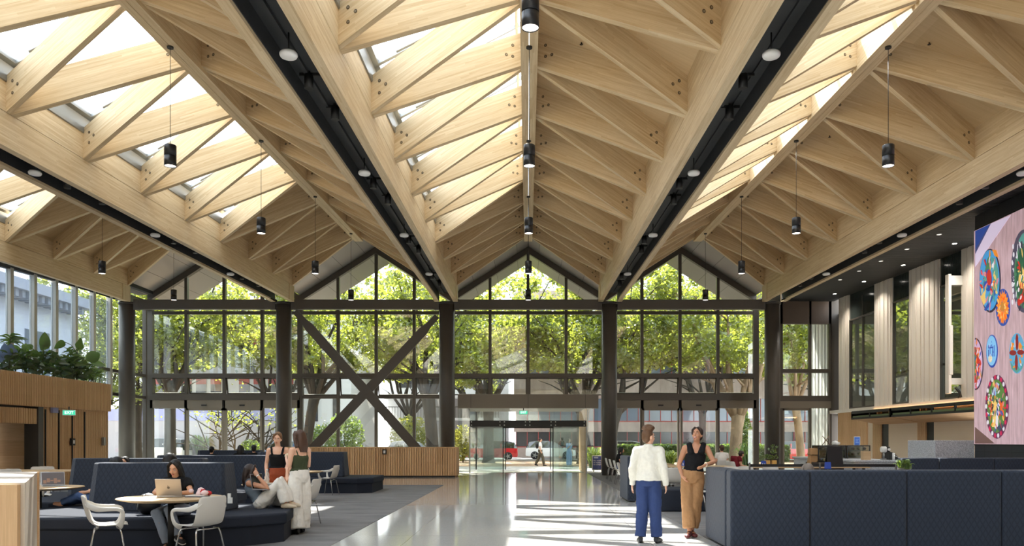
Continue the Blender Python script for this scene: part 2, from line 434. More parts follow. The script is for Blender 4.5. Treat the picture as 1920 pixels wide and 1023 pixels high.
# ceiling panels (plywood) and skylights
YSK = (Yv[3], Yv[3]-DM/2)     # valley / ridge ends of the glazed strip
for c in BAYS:
    for s in (-1, 1):
        x0, x1 = CX+c+s*HW, CX+c+s*RW*.2
        ends = (34.2, 32.9)
        st = (YN, YN) if s > 0 else YSK
        def zz(x, y, off=0.0):
            t = (abs(x-CX-c)-RW)/(HW-RW); return zR(y)+(zV(y)-zR(y))*t+RD+off
        pl = [(x0, st[0]), (x0, ends[0]), (x1, ends[1]), (x1, st[1])]
        mb = MB(); N = 8
        for i in range(N):
            a0, a1 = i/N, (i+1)/N
            q = [(x0, st[0]+(ends[0]-st[0])*a0), (x0, st[0]+(ends[0]-st[0])*a1), (x1, st[1]+(ends[1]-st[1])*a1), (x1, st[1]+(ends[1]-st[1])*a0)]
            mb.hexa([(x, y, zz(x, y, .005)) for x, y in q], [(x, y, zz(x, y, .09)) for x, y in q], 0, (x1-x0, 0, zR(20)-zV(20)))
        if s < 0:
            q = [(x0-.17, st[0]), (x0+.01, st[0]), (x0+.01, 34.15), (x0-.17, 34.15)]
            mb.hexa([(x, y, zV(y)+.605) for x, y in q], [(x, y, zV(y)+.82) for x, y in q], 0, (0, 1, 0))
        struct('ceiling_panel', mb, PLY, 'plywood lining above the rafters on the %s slope of the %s' % ('left' if s < 0 else 'right', BN[c]))
        if s < 0:
            # skylights
            k = 0
            ys = [Yv[j] for j in range(3, 12)]
            for j, y1 in enumerate(ys):
                y0 = y1-DM
                if y1 < 7: y0 = YN
                root = thing('skylight', 'roof skylight of the %s, %s from the glass front' % (BN[c], ORD[j]), 'skylight', (x0, y0, zV(y0)+RD+.25), 0, 'roof skylights')
                def Q(x, y, off): return Vector((x, y, zz(x, y, off)))-root.location
                f = MB()
                for (xa, xb, ya, yb) in ((x0, x0-s*.12, y0, y1), (x1+s*.26, x1+s*.2, y0, y1), (x0, x1, y0, y0+.05), (x0, x1, y1-.05, y1), (x0, x1, y0+DM*.5-.02, y0+DM*.5+.02)):
                    xa, xb = min(xa, xb), max(xa, xb)
                    q = [(xa, ya), (xb, ya), (xb, yb), (xa, yb)]
                    f.hexa([Q(x, y, .22) for x, y in q], [Q(x, y, .30) for x, y in q])
                f.cyl(Q(x0+.5, y1-.25, .16), Q(x1-.6, y1-.25, .16), .022, .022, 6); 
                f.cyl(Q(x0+.95, y1-.25, .16), Q(x0+.85, y1-.05, .28), .018, .018, 6)
                f.build('frame', ALU, root)
                g = MB(); q = [(x0, y0), (x1, y0), (x1, y1), (x0, y1)]
                g.hexa([Q(x, y, .26) for x, y in q], [Q(x, y, .275) for x, y in q]); g.build('pane', SKYGLASS, root)
                u = MB()
                u.hexa([Q(x, y, -.12) for x, y in ((x0, y0), (x0+.03, y0), (x0+.03, y1), (x0, y1))], [Q(x, y, .30) for x, y in ((x0, y0), (x0+.03, y0), (x0+.03, y1), (x0, y1))])
                u.build('flashing', ALU, root)
    # metal soffit beyond the timber, running out past the glass to the eaves
    mb = MB(); zs = lambda x: 10.42-.64*abs(x-c-CX)
    for s in (-1, 1):
        for (o0, o1) in ((0, 1.17), (1.17, 2.33), (2.33, 3.5)):
            xa, xb = CX+c+s*o0, CX+c+s*o1
            ya, yb = 32.9+1.3*min(1, o0/3.03), 32.9+1.3*min(1, o1/3.03)
            q = [(xa, ya), (xb, yb), (xb, 40.4), (xa, 40.4)]
            if s > 0: q = q[::-1]
            q = q if s > 0 else q
            mb.hexa([(x, y, zs(x)) for x, y in q], [(x, y, zs(x)+.16) for x, y in q], 0, (0, 1, 0))
    struct('ceiling_soffit', mb, SOFFIT, 'grey metal soffit panels under the gable eaves of the %s' % BN[c])
    mb = MB()
    for s in (-1, 1):
        for k in range(3):
            xa = CX+c+s*(.5+k*1.0)
            mb.hexa([(xa-.006, 33.6, zs(xa)-.004), (xa+.006, 33.6, zs(xa)-.004), (xa+.006, 40.3, zs(xa)-.004), (xa-.006, 40.3, zs(xa)-.004)],
                    [(xa-.006, 33.6, zs(xa)+.01), (xa+.006, 33.6, zs(xa)+.01), (xa+.006, 40.3, zs(xa)+.01), (xa-.006, 40.3, zs(xa)+.01)])
    struct('trim_soffit', mb, BLACK)
# ================================================================ FLOOR AND SHELL
mb = MB(); mb.box((-18, -6.2, -.2), (14.3, YG+.1, 0)); struct('floor', mb, TERR, 'polished pale terrazzo floor')
mb = MB(); mb.box((-17.6, -6, 0), (-2.8, 26.8, .006)); struct('floor_carpet_left', mb, CARPET, 'mottled grey carpet on the left of the polished walkway')
mb = MB(); mb.box((2.74, -6, 0), (14.1, YG-.2, .006)); struct('floor_carpet_right', mb, CARPET, 'mottled grey carpet on the right of the polished walkway')
WALLW = flat('wall_paint', srgb(214, 208, 198), .8, 0, .2, .03, 1)
mb = MB(); mb.box((-18, -6.3, 0), (14.3, -6, 11)); struct('wall_back', mb, WALLW)
mb = MB(); mb.box((-17.9, -6, 0), (-17.65, 22.0, 8)); struct('wall_left', mb, WALLW)
TILE = NT('black_tile'); q_ = TILE.n('TexBrick', offset=0.0, i0=TILE.uv()); TILE.set(q_.inputs['Scale'], 1.0)
for nm, vv in (('Color1', srgb(42, 46, 50)), ('Color2', srgb(38, 41, 45)), ('Mortar', srgb(16, 17, 18))): TILE.set(q_.inputs[nm], (*vv, 1))
for nm, vv in (('Mortar Size', .008), ('Brick Width', .6), ('Row Height', .6)): TILE.set(q_.inputs[nm], vv)
TILE.p(col=q_.outputs[0], rough=.35); TILE = TILE.mat
def zS(y): return 7.63+.022*(y-25)
mb = MB(); mb.box((12.0, -6, 0), (14.3, 21.44, 7.5)); struct('wall_screen_side', mb, TILE, 'black tiled wall block carrying the big screen')
# dark slatted soffit on the right
mb = MB(); y = YN
while y < YG-.1:
    mb.box((10.99, y, zS(y)), (14.1, y+.085, zS(y)+.12)); y += .12
mb.hexa([(10.99, YN, zS(YN)+.12), (14.3, YN, zS(YN)+.12), (14.3, 40.4, zS(40.4)+.12), (10.99, 40.4, zS(40.4)+.12)],
        [(10.99, YN, zS(YN)+.3), (14.3, YN, zS(YN)+.3), (14.3, 40.4, zS(40.4)+.3), (10.99, 40.4, zS(40.4)+.3)])
struct('ceiling_soffit_right', mb, flat('soffit_black', srgb(36, 37, 38), .6), 'black slatted soffit along the right wall')
mb = MB(); mb.hexa([(10.99, YN, zV(YN)-.35), (11.2, YN, zV(YN)-.35), (11.2, 34.2, zV(34)-.35), (10.99, 34.2, zV(34)-.35)], [(10.99, YN, zV(YN)+1), (11.2, YN, zV(YN)+1), (11.2, 34.2, zV(34)+1), (10.99, 34.2, zV(34)+1)])
struct('trim_soffit_edge', mb, SLOT)
mb = MB(); mb.hexa([(-18, YN, 7.9), (-17.2, YN, 7.9), (-17.2, YG, 8.2), (-18, YG, 8.2)], [(-18, YN, 8.2), (-17.2, YN, 8.2), (-17.2, YG, 8.4), (-18, YG, 8.4)]); struct('ceiling_edge_left', mb, SLOT)
# ================================================================ COLUMNS, STEEL
for i, (x, nm) in enumerate(((-17.25, 'far left by the left window wall'), (-10.5, 'left of the crossed braces'), (-3.5, 'left of the entrance doors'), (3.5, 'right of the entrance doors'), (10.5, 'right of the right door bay'))):
    mb = MB(); mb.lathe([(.325, 0), (.325, zV(34)-.66)], (0, 0, 0), 28)
    mb.lathe([(.36, zV(34)-.76), (.36, zV(34)-.7)], (0, 0, 0), 28)
    o = mb.build('steel_column', STEEL); o.location = (CX+x, YC, 0)
    tag(o, 'round dark steel column %s' % nm, 'column', 'round steel columns')
for i, (xa, xb, nm) in enumerate(((-17.25, -10.5, 'left outer bay'), (-10.5, -3.5, 'left bay over the crossed braces'), (-3.5, 3.5, 'centre bay over the entrance'), (3.5, 10.5, 'right bay'))):
    mb = MB(); mb.box((CX+xa+.33, YC-.12, 7.12), (CX+xb-.33, YC+.12, 7.53))
    for q in (xa+.33, xb-.33):
        sg = 1 if q == xa+.33 else -1
        for k in range(4): mb.cyl((CX+q+sg*.08, YC-.13, 7.18+.09*k), (CX+q+sg*.08, YC-.12, 7.18+.09*k), .02, .02, 6)
        mb.box((CX+q+min(0, sg*.2), YC-.125, 7.1), (CX+q+max(0, sg*.2), YC+.125, 7.55))
    o = mb.build('steel_tie_beam', STEEL, loc=(CX+xa, YC, 7.12)); tag(o, 'dark steel beam between column tops across the %s' % nm, 'steel beam', 'steel tie beams')
for (a, b, nm) in (((553, 583), (817, 881), 'falling from upper left to lower right'), ((819, 592), (560, 868), 'rising from lower left to upper right')):
    yy = YC+.02 if nm[0] == 'f' else YC+.085
    pa, pb = P(*a, YC), P(*b, YC); d = (pb-pa).normalized(); nv = Vector((-d.z, 0, d.x))
    mb = MB(); N = 12; L = (pb-pa).length
    prof = [(0, .12), (.06, .13), (.1, .2), (.9, .2), (.94, .13), (1, .12)]
    for i in range(len(prof)-1):
        (t0, w0), (t1, w1) = prof[i], prof[i+1]
        q0, q1 = pa+d*(L*t0), pa+d*(L*t1)
        vs = [q0-nv*w0, q0+nv*w0, q1+nv*w1, q1-nv*w1]
        mb.hexa([(v.x, yy-.03, v.z) for v in vs], [(v.x, yy+.03, v.z) for v in vs])
    mb.add([], [])
    o = mb.build('cross_brace', STEEL, loc=(pa.x, YC, 0)); tag(o, 'flat dark steel diagonal brace in the left bay, %s' % nm, 'brace', 'crossed steel braces')
# ================================================================ GLASS FRONT
def zrake(x, c): return 10.1-.64*abs(x-c-CX)
ROWS = {'door': ((2.976, 3.345, 3.64), (4.38, 4.575)), 'brace': ((3.42, 3.56), (4.38, 4.575)), 'center': ((2.976, 3.57), (4.38, 4.575))}
wn_ = 0
def pane(root, x0, x1, z0, z1, y=YG, tilt=0, mat=None):
    g = MB(); g.box((x0, -.008, z0-z1), (x1, .008, 0)); o = g.build('pane', mat or GLASS, root); o.location = (0, y, z1); o.rotation_euler = (tilt, 0, 0); return o
for c, kind in zip(BAYS, ('door', 'brace', 'center', 'door')):
    wn_ += 1
    root = sempty('window_%d' % wn_, 'tall mullioned glass front of the %s' % BN[c])
    xs = [CX+c-3.5+1.75*k for k in range(5)]
    if c == -14: xs[0] = CX-17.4
    zb = {'door': 2.976, 'brace': 0, 'center': 2.976}[kind]
    for k, x in enumerate(xs):
        if k == 4 and c != 7: continue
        top = zrake(x, c) if 0 < k < 4 else 7.9
        wdt = .065 if 0 < k < 4 else .12
        z0 = 0 if (kind == 'brace' or k in (0, 4)) else zb
        mb = MB(); mb.box((x-wdt, YG-.1, z0), (x+wdt, YG+.1, top)); mb.build('mullion', FRAME, root)
    a, b = ROWS[kind]
    mb = MB(); mb.box((xs[0], YG-.11, 4.38), (xs[4], YG+.11, 4.575)); mb.build('transom', FRAME, root)
    mb = MB(); mb.box((xs[0], YG-.08, 7.3), (xs[4], YG+.08, 7.44)); mb.build('transom', FRAME, root)
    if kind == 'brace':
        mb = MB(); mb.box((xs[0], YG-.08, a[0]), (xs[4], YG+.08, a[1])); mb.build('transom', FRAME, root); lowtop = a[1]
    elif kind == 'door':
        mb = MB(); mb.box((xs[0], YG-.16, a[1]), (xs[4], YG+.1, a[2])); mb.build('transom', FRAME, root)
        mb = MB(); mb.box((xs[0], YG-.1, a[0]), (xs[4], YG+.1, a[1])); mb.box((xs[2]-.012, YG-.104, a[0]), (xs[2]+.012, YG-.1, a[1]), 1)
        for xq in (xs[1]+.85, xs[2]+.85): mb.box((xq-.12, YG-.14, a[0]+.1), (xq+.12, YG-.1, a[0]+.17), 1)
        mb.build('header', [BRONZE, BLACK], root); lowtop = a[2]
    else: lowtop = a[1]
    # rake members of the gable
    for s in (-1, 1):
        mb = MB(); q = [(CX+c, 10.1), (CX+c+s*3.5, 10.1-.64*3.5), (CX+c+s*3.5, 10.4-.64*3.5), (CX+c, 10.4)]
        if s > 0: q = q[::-1]
        mb.hexa([(x, YG+.1, z) for x, z in q], [(x, YG-.14, z) for x, z in q]); mb.build('rake', FRAME, root)
    for k in range(4):
        x0, x1 = xs[k]+.06, xs[k+1]-.06
        pane(root, x0, x1, 4.575, 7.3)
        if kind == 'brace' or True:
            # awning row, opened a little, with slim sash
            fr = MB(); hgt = 4.38-lowtop
            for (u0, u1, w0, w1) in ((x0, x1, -hgt, -hgt+.05), (x0, x1, -.05, 0), (x0, x0+.05, -hgt, 0), (x1-.05, x1, -hgt, 0)): fr.box((u0, -.03, w0), (u1, .03, w1))
            sash = fr.build('awning_sash', FRAME, root); sash.location = (0, YG+.03, 4.38); sash.rotation_euler = (R(13), 0, 0)
            g = MB(); g.box((x0, -.008, -hgt), (x1, .008, 0)); g.build('pane', GLASS, sash)
        if kind == 'brace': pane(root, x0, x1, .02, a[0])
        # gable panes
        za, zb2 = zrake(x0, c), zrake(x1, c)
        g = MB(); y0, y1 = YG-.008, YG+.008
        q = [(x0, 7.44), (x1, 7.44), (x1, zb2), (x0, za)]
        g.hexa([(x, y1, z) for x, z in q], [(x, y0, z) for x, z in q]); g.build('pane', GLASS, root)
# sliding doors of the two door bays
dn_ = 0
def slider(x0, x1, nm, z1=2.976):
    global dn_
    dn_ += 1
    root = sempty('door_%d' % dn_, nm)
    mb = MB()
    for (a0, a1, b0, b1) in ((x0, x0+.1, 0, z1), (x1-.1, x1, 0, z1), (x0, x1, z1-.1, z1), (x0, x1, 0, .1)): mb.box((a0, YG-.06, b0), (a1, YG+.06, b1))
    mb.build('door_frame', BRONZE, root)
    pane(root, x0+.1, x1-.1, .1, z1-.1)
for c, side in ((-14, 'left'), (7, 'right')):
    xs = [CX+c-3.5+1.75*k for k in range(5)]
    slider(xs[1], xs[2]-.02, 'left leaf of the metal framed sliding door in the %s door bay' % side)
    slider(xs[2]+.02, xs[3], 'right leaf of the metal framed sliding door in the %s door bay' % side)
    wn_ += 1
    root = sempty('window_%d' % wn_, 'fixed side lights beside the sliding door of the %s door bay' % side)
    pane(root, xs[0]+.1, xs[1], .02, 2.976); pane(root, xs[3], xs[4]-.1, .02, 2.976)
    for x in (xs[1]-.04, xs[3]+.04):
        mb = MB(); mb.box((x-.04, YG-.05, 0), (x+.04, YG+.05, 2.976)); mb.build('mullion', FRAME, root)
# small bay right of the last column
wn_ += 1
root = sempty('window_%d' % wn_, 'narrow glazed bay between the right column and the pale ribbed wall')
XE = 14.1; xa = CX+10.62; xm = (1518-VX)*YG/FPX
for x, w_ in ((11.62, .14), (xm, .05), (14.0, .12)):
    mb = MB(); mb.box((x-w_, YG-.1, 0), (x+w_, YG+.1, 7.9)); mb.build('mullion', FRAME, root)
mb = MB(); mb.box((11.6, YG-.1, 6.85), (14.1, YG+.1, 8.0)); mb.build('spandrel', flat('bronze_panel', srgb(104, 90, 80), .5, .1), root)
for z0, z1, m_ in ((4.6, 4.78, FRAME), (3.3, 3.55, FRAME), (2.976, 3.3, BRONZE)):
    mb = MB(); mb.box((11.6, YG-.11, z0), (14.1, YG+.11, z1)); mb.build('transom', m_, root)
for x0, x1 in ((11.74, xm-.05), (xm+.05, 13.9)):
    for z0, z1 in ((.02, 2.976), (3.55, 4.6), (4.78, 6.85)): pane(root, x0, x1, z0, z1)
slider(11.75, xm+.06, 'single framed glass door in the narrow right bay')
mb = MB(); mb.box((CX+10.4, YG-.08, 0), (11.5, YG+.08, 8)); 
mb = MB(); mb.box((CX+10.62, YG-.05, 0), (11.5, YG+.05, .05)); pane(root, CX+10.62, 11.5, .02, 7.9)
mb = MB(); mb.box((13.98, YG-.15, 0), (14.4, YG+.3, 8.2)); struct('wall_right_end', mb, FRAME)
# entrance lobby
root = sempty('door_lobby', 'frameless glass entrance lobby with black rail')
YL = 36.5; hw = 2.66
mb = MB(); mb.box((CX-3.2, YL-.12, 2.96), (CX+3.2, YL+.3, 3.6))
for x in (-2.6, 0, 2.6): mb.box((CX+x-.006, YL-.123, 2.96), (CX+x+.006, YL-.12, 3.6), 1)
mb.build('header', [BRONZE, BLACK], root)
mb = MB(); mb.box((CX-hw, YL-.05, 2.12), (CX+hw, YL+.05, 2.4)); 
for x in (-2.58, -1.28, -1.08, -.12, .08, 1.05, 1.25, 2.56):
    for z in (2.19, 2.34): mb.cyl((CX+x, YL-.065, z), (CX+x, YL-.05, z), .03, .03, 10, 1)
mb.build('rail', [BLACK, ALU], root)
mb = MB(); mb.box((CX-hw, 41-.05, 2.12), (CX+hw, 41.05, 2.4)); mb.build('rail', BLACK, root)
for y in (YL, 41.0):
    for x0, x1, z0, z1 in ((-hw, -1.18, 0, 2.12), (1.18, hw, 0, 2.12), (-hw, -1.18, 2.4, 2.96), (-1.18, 0, 2.4, 2.96), (0, 1.18, 2.4, 2.96), (1.18, hw, 2.4, 2.96)):
        g = MB(); g.box((CX+x0+.01, y-.008, z0+.01), (CX+x1-.01, y+.008, z1)); g.build('pane', GLASS, root)
    for s in (-1, 1):
        lf = MB(); a0, a1 = sorted((s*1.14, s*2.32)); lf.box((CX+a0, y+.06, .02), (CX+a1, y+.075, 2.14)); o = lf.build('sliding_leaf', glassmat('door_leaf_glass_%d%d' % (y, s), (.92, .96, .95), .06, .02, .05), root)
        mb = MB(); mb.box((CX+s*1.14-.02, y+.05, 0), (CX+s*1.14+.02, y+.09, 2.14)); mb.build('edge_seal', BLACK, root)
for s in (-1, 1):
    g = MB(); x = CX+s*hw
    if s < 0: g.box((x-.008, YL+.06, .01), (x+.008, 40.9, 2.96)); g.build('pane', GLASS, root)
    else: g.box((x-.05, YL+.35, 0), (x+.05, 40.9, 2.96)); g.build('side_panel', SLAT, root)
    mb = MB(); mb.box((x-.04, 40.94, 0), (x+.04, 41.06, 2.96)); mb.build('post', BLACK, root)
    mb = MB(); mb.box((x-.03, YL-.04, 0), (x+.03, YL+.04, 2.12)); mb.build('post', ALU, root)
mb = MB(); mb.box((CX-hw, YL+.3, 2.97), (CX+hw, 41.1, 3.1)); mb.build('lobby_roof', BRONZE, root)
g = MB(); g.box((CX-3.2, YL-.008, .02), (CX-hw, YL+.008, 2.96)); g.build('pane', GLASS, root)
g = MB(); g.box((CX+hw, YL-.008, .02), (CX+3.2, YL+.008, 2.96)); g.build('pane', GLASS, root)
# ================================================================ LEFT WINDOW WALL
wn_ += 1
root = sempty('window_%d' % wn_, 'row of tall windows with pale fins above the planter on the left')
XL = -17.65
FIN = flat('fin_metal', srgb(196, 194, 182), .45, 0)
ys = [33.74-1.3*k for k in range(10)]
def zH(y): return 7.37+.027*(y-26.8)*1.45
for k, y in enumerate(ys):
    mb = MB(); mb.box((XL-.06, y-.085, 3.0), (XL+.12, y+.085, zH(y)-.02)); mb.build('fin', FIN, root)
for y0, y1 in [(22, 33.74)]:
    mb = MB(); mb.hexa([(XL-.1, y0, zH(y0)-.06), (XL+.1, y0, zH(y0)-.06), (XL+.1, y1, zH(y1)-.06), (XL-.1, y1, zH(y1)-.06)], [(XL-.1, y0, zH(y0)+.9), (XL+.4, y0, zH(y0)+.9), (XL+.4, y1, zH(y1)+.9), (XL-.1, y1, zH(y1)+.9)]); mb.build('head', SLOT, root)
for k in range(9):
    g = MB(); g.box((XL-.008, ys[k+1]+.085, 3.0), (XL+.008, ys[k]-.085, 7.35)); g.build('pane', FROST, root)
wn_ += 1
root = sempty('window_%d' % wn_, 'glazed corner behind the far left column')
for y in (35.3, 36.85):
    mb = MB(); mb.box((XL-.05, y-.06, 0), (XL+.12, y+.06, 7.9)); mb.build('mullion', FRAME, root)
mb = MB(); mb.box((XL-.05, 33.7, 7.55), (XL+.1, YG, 7.95)); mb.build('head', FRAME, root)
for z in (3.4, 4.4): 
    mb = MB(); mb.box((XL-.05, 33.0, z), (XL+.1, YG, z+.13)); mb.build('transom', FRAME, root)
g = MB(); g.box((XL-.008, 29.6, .02), (XL+.008, 36.8, 3.4)); g.build('pane', GLASS, root)
g = MB(); g.box((XL-.008, 33.8, 3.5), (XL+.008, 36.8, 7.6)); g.build('pane', GLASS, root)
mb = MB(); mb.box((XL-.1, 29.5, 3.0), (XL+.15, 33.8, 3.2)); mb.build('transom', FRAME, root)
# timber block with planter
def slats_x(mb, X, y0, y1, z0, z1, pitch=.085, d=.045, m=0):
    n = int((y1-y0)/pitch)
    for i in range(n):
        y = y0+i*pitch; mb.box((X-.03, y, z0), (X+d*(.8+.4*random.random()), y+pitch*.68, z1), m, (0, 0, 1))
wroot = sempty('wall_timber_left', 'timber slatted wall with doors and a dark recess on the left')
mb = MB(); slats_x(mb, -15.62, 25.72, 29.8, 0, 2.57, .085, .02); mb.box((-17.5, 25.72, 0), (-15.62, 29.75, 2.56)); mb.build('lower_slats', SLAT, wroot)
mb = MB(); mb.box((-16, 25.45, 0), (-15.55, 25.72, 2.57)); mb.build('dark_post', STEEL, wroot)
mb = MB(); slats_x(mb, -15.62, 12, 25.45, 2.02, 2.5); mb.box((-15.8, 12, 2.02), (-15.62, 25.45, 2.5)); mb.build('bulkhead', SLAT, wroot)
mb = MB(); slats_x(mb, -17.0, 12, 25.45, 0, 2.57); mb.box((-17.3, 12, 0), (-17.0, 25.45, 2.57)); mb.build('recess_slats', wood('shaded_slat', srgb(120, 88, 60), srgb(84, 60, 40), stave=.5, blk=3), wroot)  # shade of the deep recess put into a darker slat colour
proot = thing('ledge_planter', 'long timber slatted planter ledge full of plants under the left windows', 'planter', (0, 0, 0))
mb = MB(); slats_x(mb, -15.5, 12, 29.8, 2.57, 3.58, .085, .018); mb.box((-15.75, 12, 2.57), (-15.5, 29.8, 3.56)); mb.build('fascia', SLAT, proot)
mb = MB(); mb.box((-17.6, 12, 2.57), (-15.75, 29.8, 2.75)); mb.build('ledge', SLOT, proot)
mb = MB(); mb.box((-17.6, 12, 2.75), (-15.75, 29.75, 3.35)); o = mb.build('planter_soil', simple_noise('soil', srgb(50, 38, 28), srgb(80, 62, 46), 14), proot)
for k, px in enumerate((90, 115, 140, 163)):
    y = 15.5*1500/(VX-px)
    mb = MB(); mb.box((-15.6, y-.02, 0), (-15.565, y+.02, 2.5)); mb.build('door_joint', BLACK, wroot)
# ================================================================ RIGHT WALL
RIB = NT('ribbed_metal'); o_ = RIB.obj(); sp_ = RIB.n('SeparateXYZ', i0=o_); 
RIB.p(col=RIB.mix(RIB.noise(RIB.map(o_, (1, 1, .05)), 3, 2), srgb(214, 206, 194), srgb(230, 223, 213)), rough=.4, metal=.05); RIB = RIB.mat
DGL = flat('dark_glass_panel', srgb(48, 56, 54), .12, 0, .6)
wroot = sempty('wall_right', 'pale ribbed metal wall with tall windows above the cafe')
YR = lambda px: 14.06*1500/(px-VX)
def ribs(px0, px1):
    y1, y0 = YR(px0), YR(px1); mb = MB(); y = y0; i = 0; z0 = 2.8
    while y < y1-.01:
        wq = [.09, .16, .06, .22, .12, .3][i % 6]; wq = min(wq, y1-y); d = [0, .035, .01, .05, .02, .045][i % 6]
        mb.box((14.06-d, y, z0), (14.2, y+wq, zS(y)+.1)); y += wq; i += 1
    mb.build('ribbed_panel', RIB, wroot)
for a, b in ((1574, 1592), (1641, 1673), (1706, 1762), (1804, 1836)): ribs(a, b)
mb = MB(); mb.box((13.9, 21.5, 2.72), (14.3, 36.8, 2.86)); mb.build('sill_band', RIB, wroot)
for k, (a, b, hd) in enumerate(((1592, 1641, 6.75), (1673, 1706, 6.82), (1762, 1804, 6.75))):
    wn_ += 1
    y1, y0 = YR(a), YR(b)
    root = sempty('window_%d' % wn_, ['far tall window in the pale ribbed wall', 'middle tall window in the pale ribbed wall', 'near tall window in the pale ribbed wall'][k])
    mb = MB(); mb.box((14.1, y0, hd), (14.2, y1, 8)); 
    n = int((y1-y0)/.09)
    if k: [mb.box((14.08, y0+i*.09, hd), (14.1, y0+i*.09+.05, 8)) for i in range(n)]
    mb.build('spandrel', DGL, root)
    mb = MB()
    for (q0, q1, r0, r1) in ((y0, y1, hd-.06, hd), (y0, y1, 2.86, 2.93), (y0, y0+.05, 2.86, hd), (y1-.05, y1, 2.86, hd)): mb.box((14.06, q0, r0), (14.2, q1, r1))
    if k == 0: mb.box((14.08, (y0+y1)/2-.03, 2.86), (14.2, (y0+y1)/2+.03, 7.6))
    mb.build('window_frame', FRAME, root)
    g = MB(); g.box((14.12, y0+.05, 2.93), (14.135, y1-.05, hd-.06)); g.build('pane', glassmat('office_glass%d' % k, (.75, .82, .78), .28), root)
    mb = MB(); mb.box((14.15, y0, 4.05), (14.19, y1, 4.12)); mb.build('balustrade', BLACK, root)
# rooms behind those windows
mb = MB(); mb.box((17.5, 21, 2.7), (17.7, 37, 8)); mb.box((14.3, 20.8, 2.6), (17.7, 37, 2.7)); mb.box((14.3, 21, 7.2), (17.7, 37, 7.3)); mb.box((14.3, 36.9, 2.6), (17.7, 37.1, 8)); struct('wall_upper_rooms', mb, WALLW)
# cafe recess under the sill
PALEPLY = flat('servery_panel', srgb(226, 208, 184), .5, 0, .4, .03, 2)
wroot = sempty('wall_cafe', 'timber and pale panel back wall of the cafe servery')
XB = 14.1
def seg(px0, px1, name, m, slat=False, X=XB):
    y1, y0 = X*1500/(px0-VX), X*1500/(px1-VX); mb = MB()
    if slat:
        n = max(1, int((y1-y0)/.09))
        for i in range(n): mb.box((X-.06, y0+i*(y1-y0)/n, 0), (X, y0+(i+.65)*(y1-y0)/n, 2.75), 0, (0, 0, 1))
    mb.box((X, y0, 0), (X+.15, y1, 2.75)); mb.build(name, m, wroot)
seg(1573, 1627, 'slatted_panel', SLAT, True); seg(1627, 1638, 'pale_panel', PALEPLY); seg(1638, 1654, 'slatted_panel', SLAT, True)
seg(1654, 1666, 'opening_shade', BLACK); seg(1666, 1722, 'pale_panel', PALEPLY); seg(1722, 1738, 'slatted_panel', SLAT, True)  # black panels carry the shade inside the openings as colour
seg(1738, 1751, 'opening_shade', BLACK); seg(1751, 1786, 'pale_panel', PALEPLY); seg(1786, 1850, 'pale_panel', PALEPLY)
# ================================================================ OUTSIDE
GZ = -.05
def ground_mat():
    t = NT('street_paving'); o = t.obj(); sp = t.n('SeparateXYZ', i0=o)
    n = t.noise(o, 1.2, 5, .7); n2 = t.noise(o, 9, 4, .7)
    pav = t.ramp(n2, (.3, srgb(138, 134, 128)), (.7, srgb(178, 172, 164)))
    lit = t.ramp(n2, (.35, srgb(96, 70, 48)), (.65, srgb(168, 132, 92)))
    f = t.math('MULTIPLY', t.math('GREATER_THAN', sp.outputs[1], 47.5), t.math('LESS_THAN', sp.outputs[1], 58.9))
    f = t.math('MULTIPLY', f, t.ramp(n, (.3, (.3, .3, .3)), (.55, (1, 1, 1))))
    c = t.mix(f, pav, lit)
    road = t.math('GREATER_THAN', sp.outputs[1], 59.5)
    c = t.mix(road, c, t.ramp(n2, (.3, srgb(112, 112, 114)), (.7, srgb(140, 139, 138))))
    t.p(col=c, rough=.8); return t.mat
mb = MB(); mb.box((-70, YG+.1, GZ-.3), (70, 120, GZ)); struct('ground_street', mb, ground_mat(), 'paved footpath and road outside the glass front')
mb = MB(); mb.box((-70, 58.9, GZ), (70, 59.3, GZ+.12)); struct('trim_kerb', mb, flat('kerb', srgb(150, 148, 142), .8))
mb = MB(); mb.box((-70, -20, GZ-.3), (-18, YG+.1, GZ)); struct('ground_side', mb, flat('side_paving', srgb(150, 148, 142), .8, 0, .3, .1, 2))
CONC = simple_noise('concrete', srgb(150, 134, 128), srgb(176, 160, 152), 1.2, .8, (1, 1, .4))
CONCD = simple_noise('concrete_shade', srgb(136, 118, 114), srgb(154, 136, 130), 1.5, .8)
BGLASS = flat('building_glass', srgb(104, 116, 134), .12, 0, .8, .25, .35)
RED = flat('red_window_frame', srgb(158, 70, 68), .5)
WHITEW = flat('white_render', srgb(204, 203, 204), .8, 0, .2, .05, .4)
LILAC = flat('lilac_render', srgb(150, 152, 192), .8)
DARKW = flat('dark_window', srgb(58, 58, 62), .15, 0, .7)
# concrete office block with red window frames
b = thing('office_building', 'brown grey concrete office block with red window frames across the street', 'building', (0, 72, GZ))
mb = MB(); mb.box((-1, .3, 0), (44, 14, 15)); mb.build('wall', CONCD, b)
for z0, z1 in ((0, .9), (2.3, 3.2), (5.3, 7.3), (9.1, 11.0), (13, 15)):
    mb = MB(); mb.box((-1.2, -.1, z0), (44, .5, z1)); 
    for x in range(0, 44, 4): mb.box((x-.02, -.11, z0), (x+.02, -.1, z1), 1)
    mb.build('spandrel_band', [CONC, CONCD], b)
for z0, z1, m_ in ((.9, 2.3, DARKW), (3.2, 5.3, BGLASS), (7.3, 9.1, BGLASS), (11, 13, BGLASS)):
    k = 0
    for x in range(-1, 43, 4):
        mb = MB(); mb.box((x, .02, z0), (x+4, .28, z1)); f = mb.build('window', m_, b)
        mb = MB()
        for q in range(4): mb.box((x+q-.03, -.05, z0), (x+q+.03, .05, z1))
        mb.box((x, -.05, z0), (x+4, .05, z0+.1)); mb.build('window_frame', RED, f)
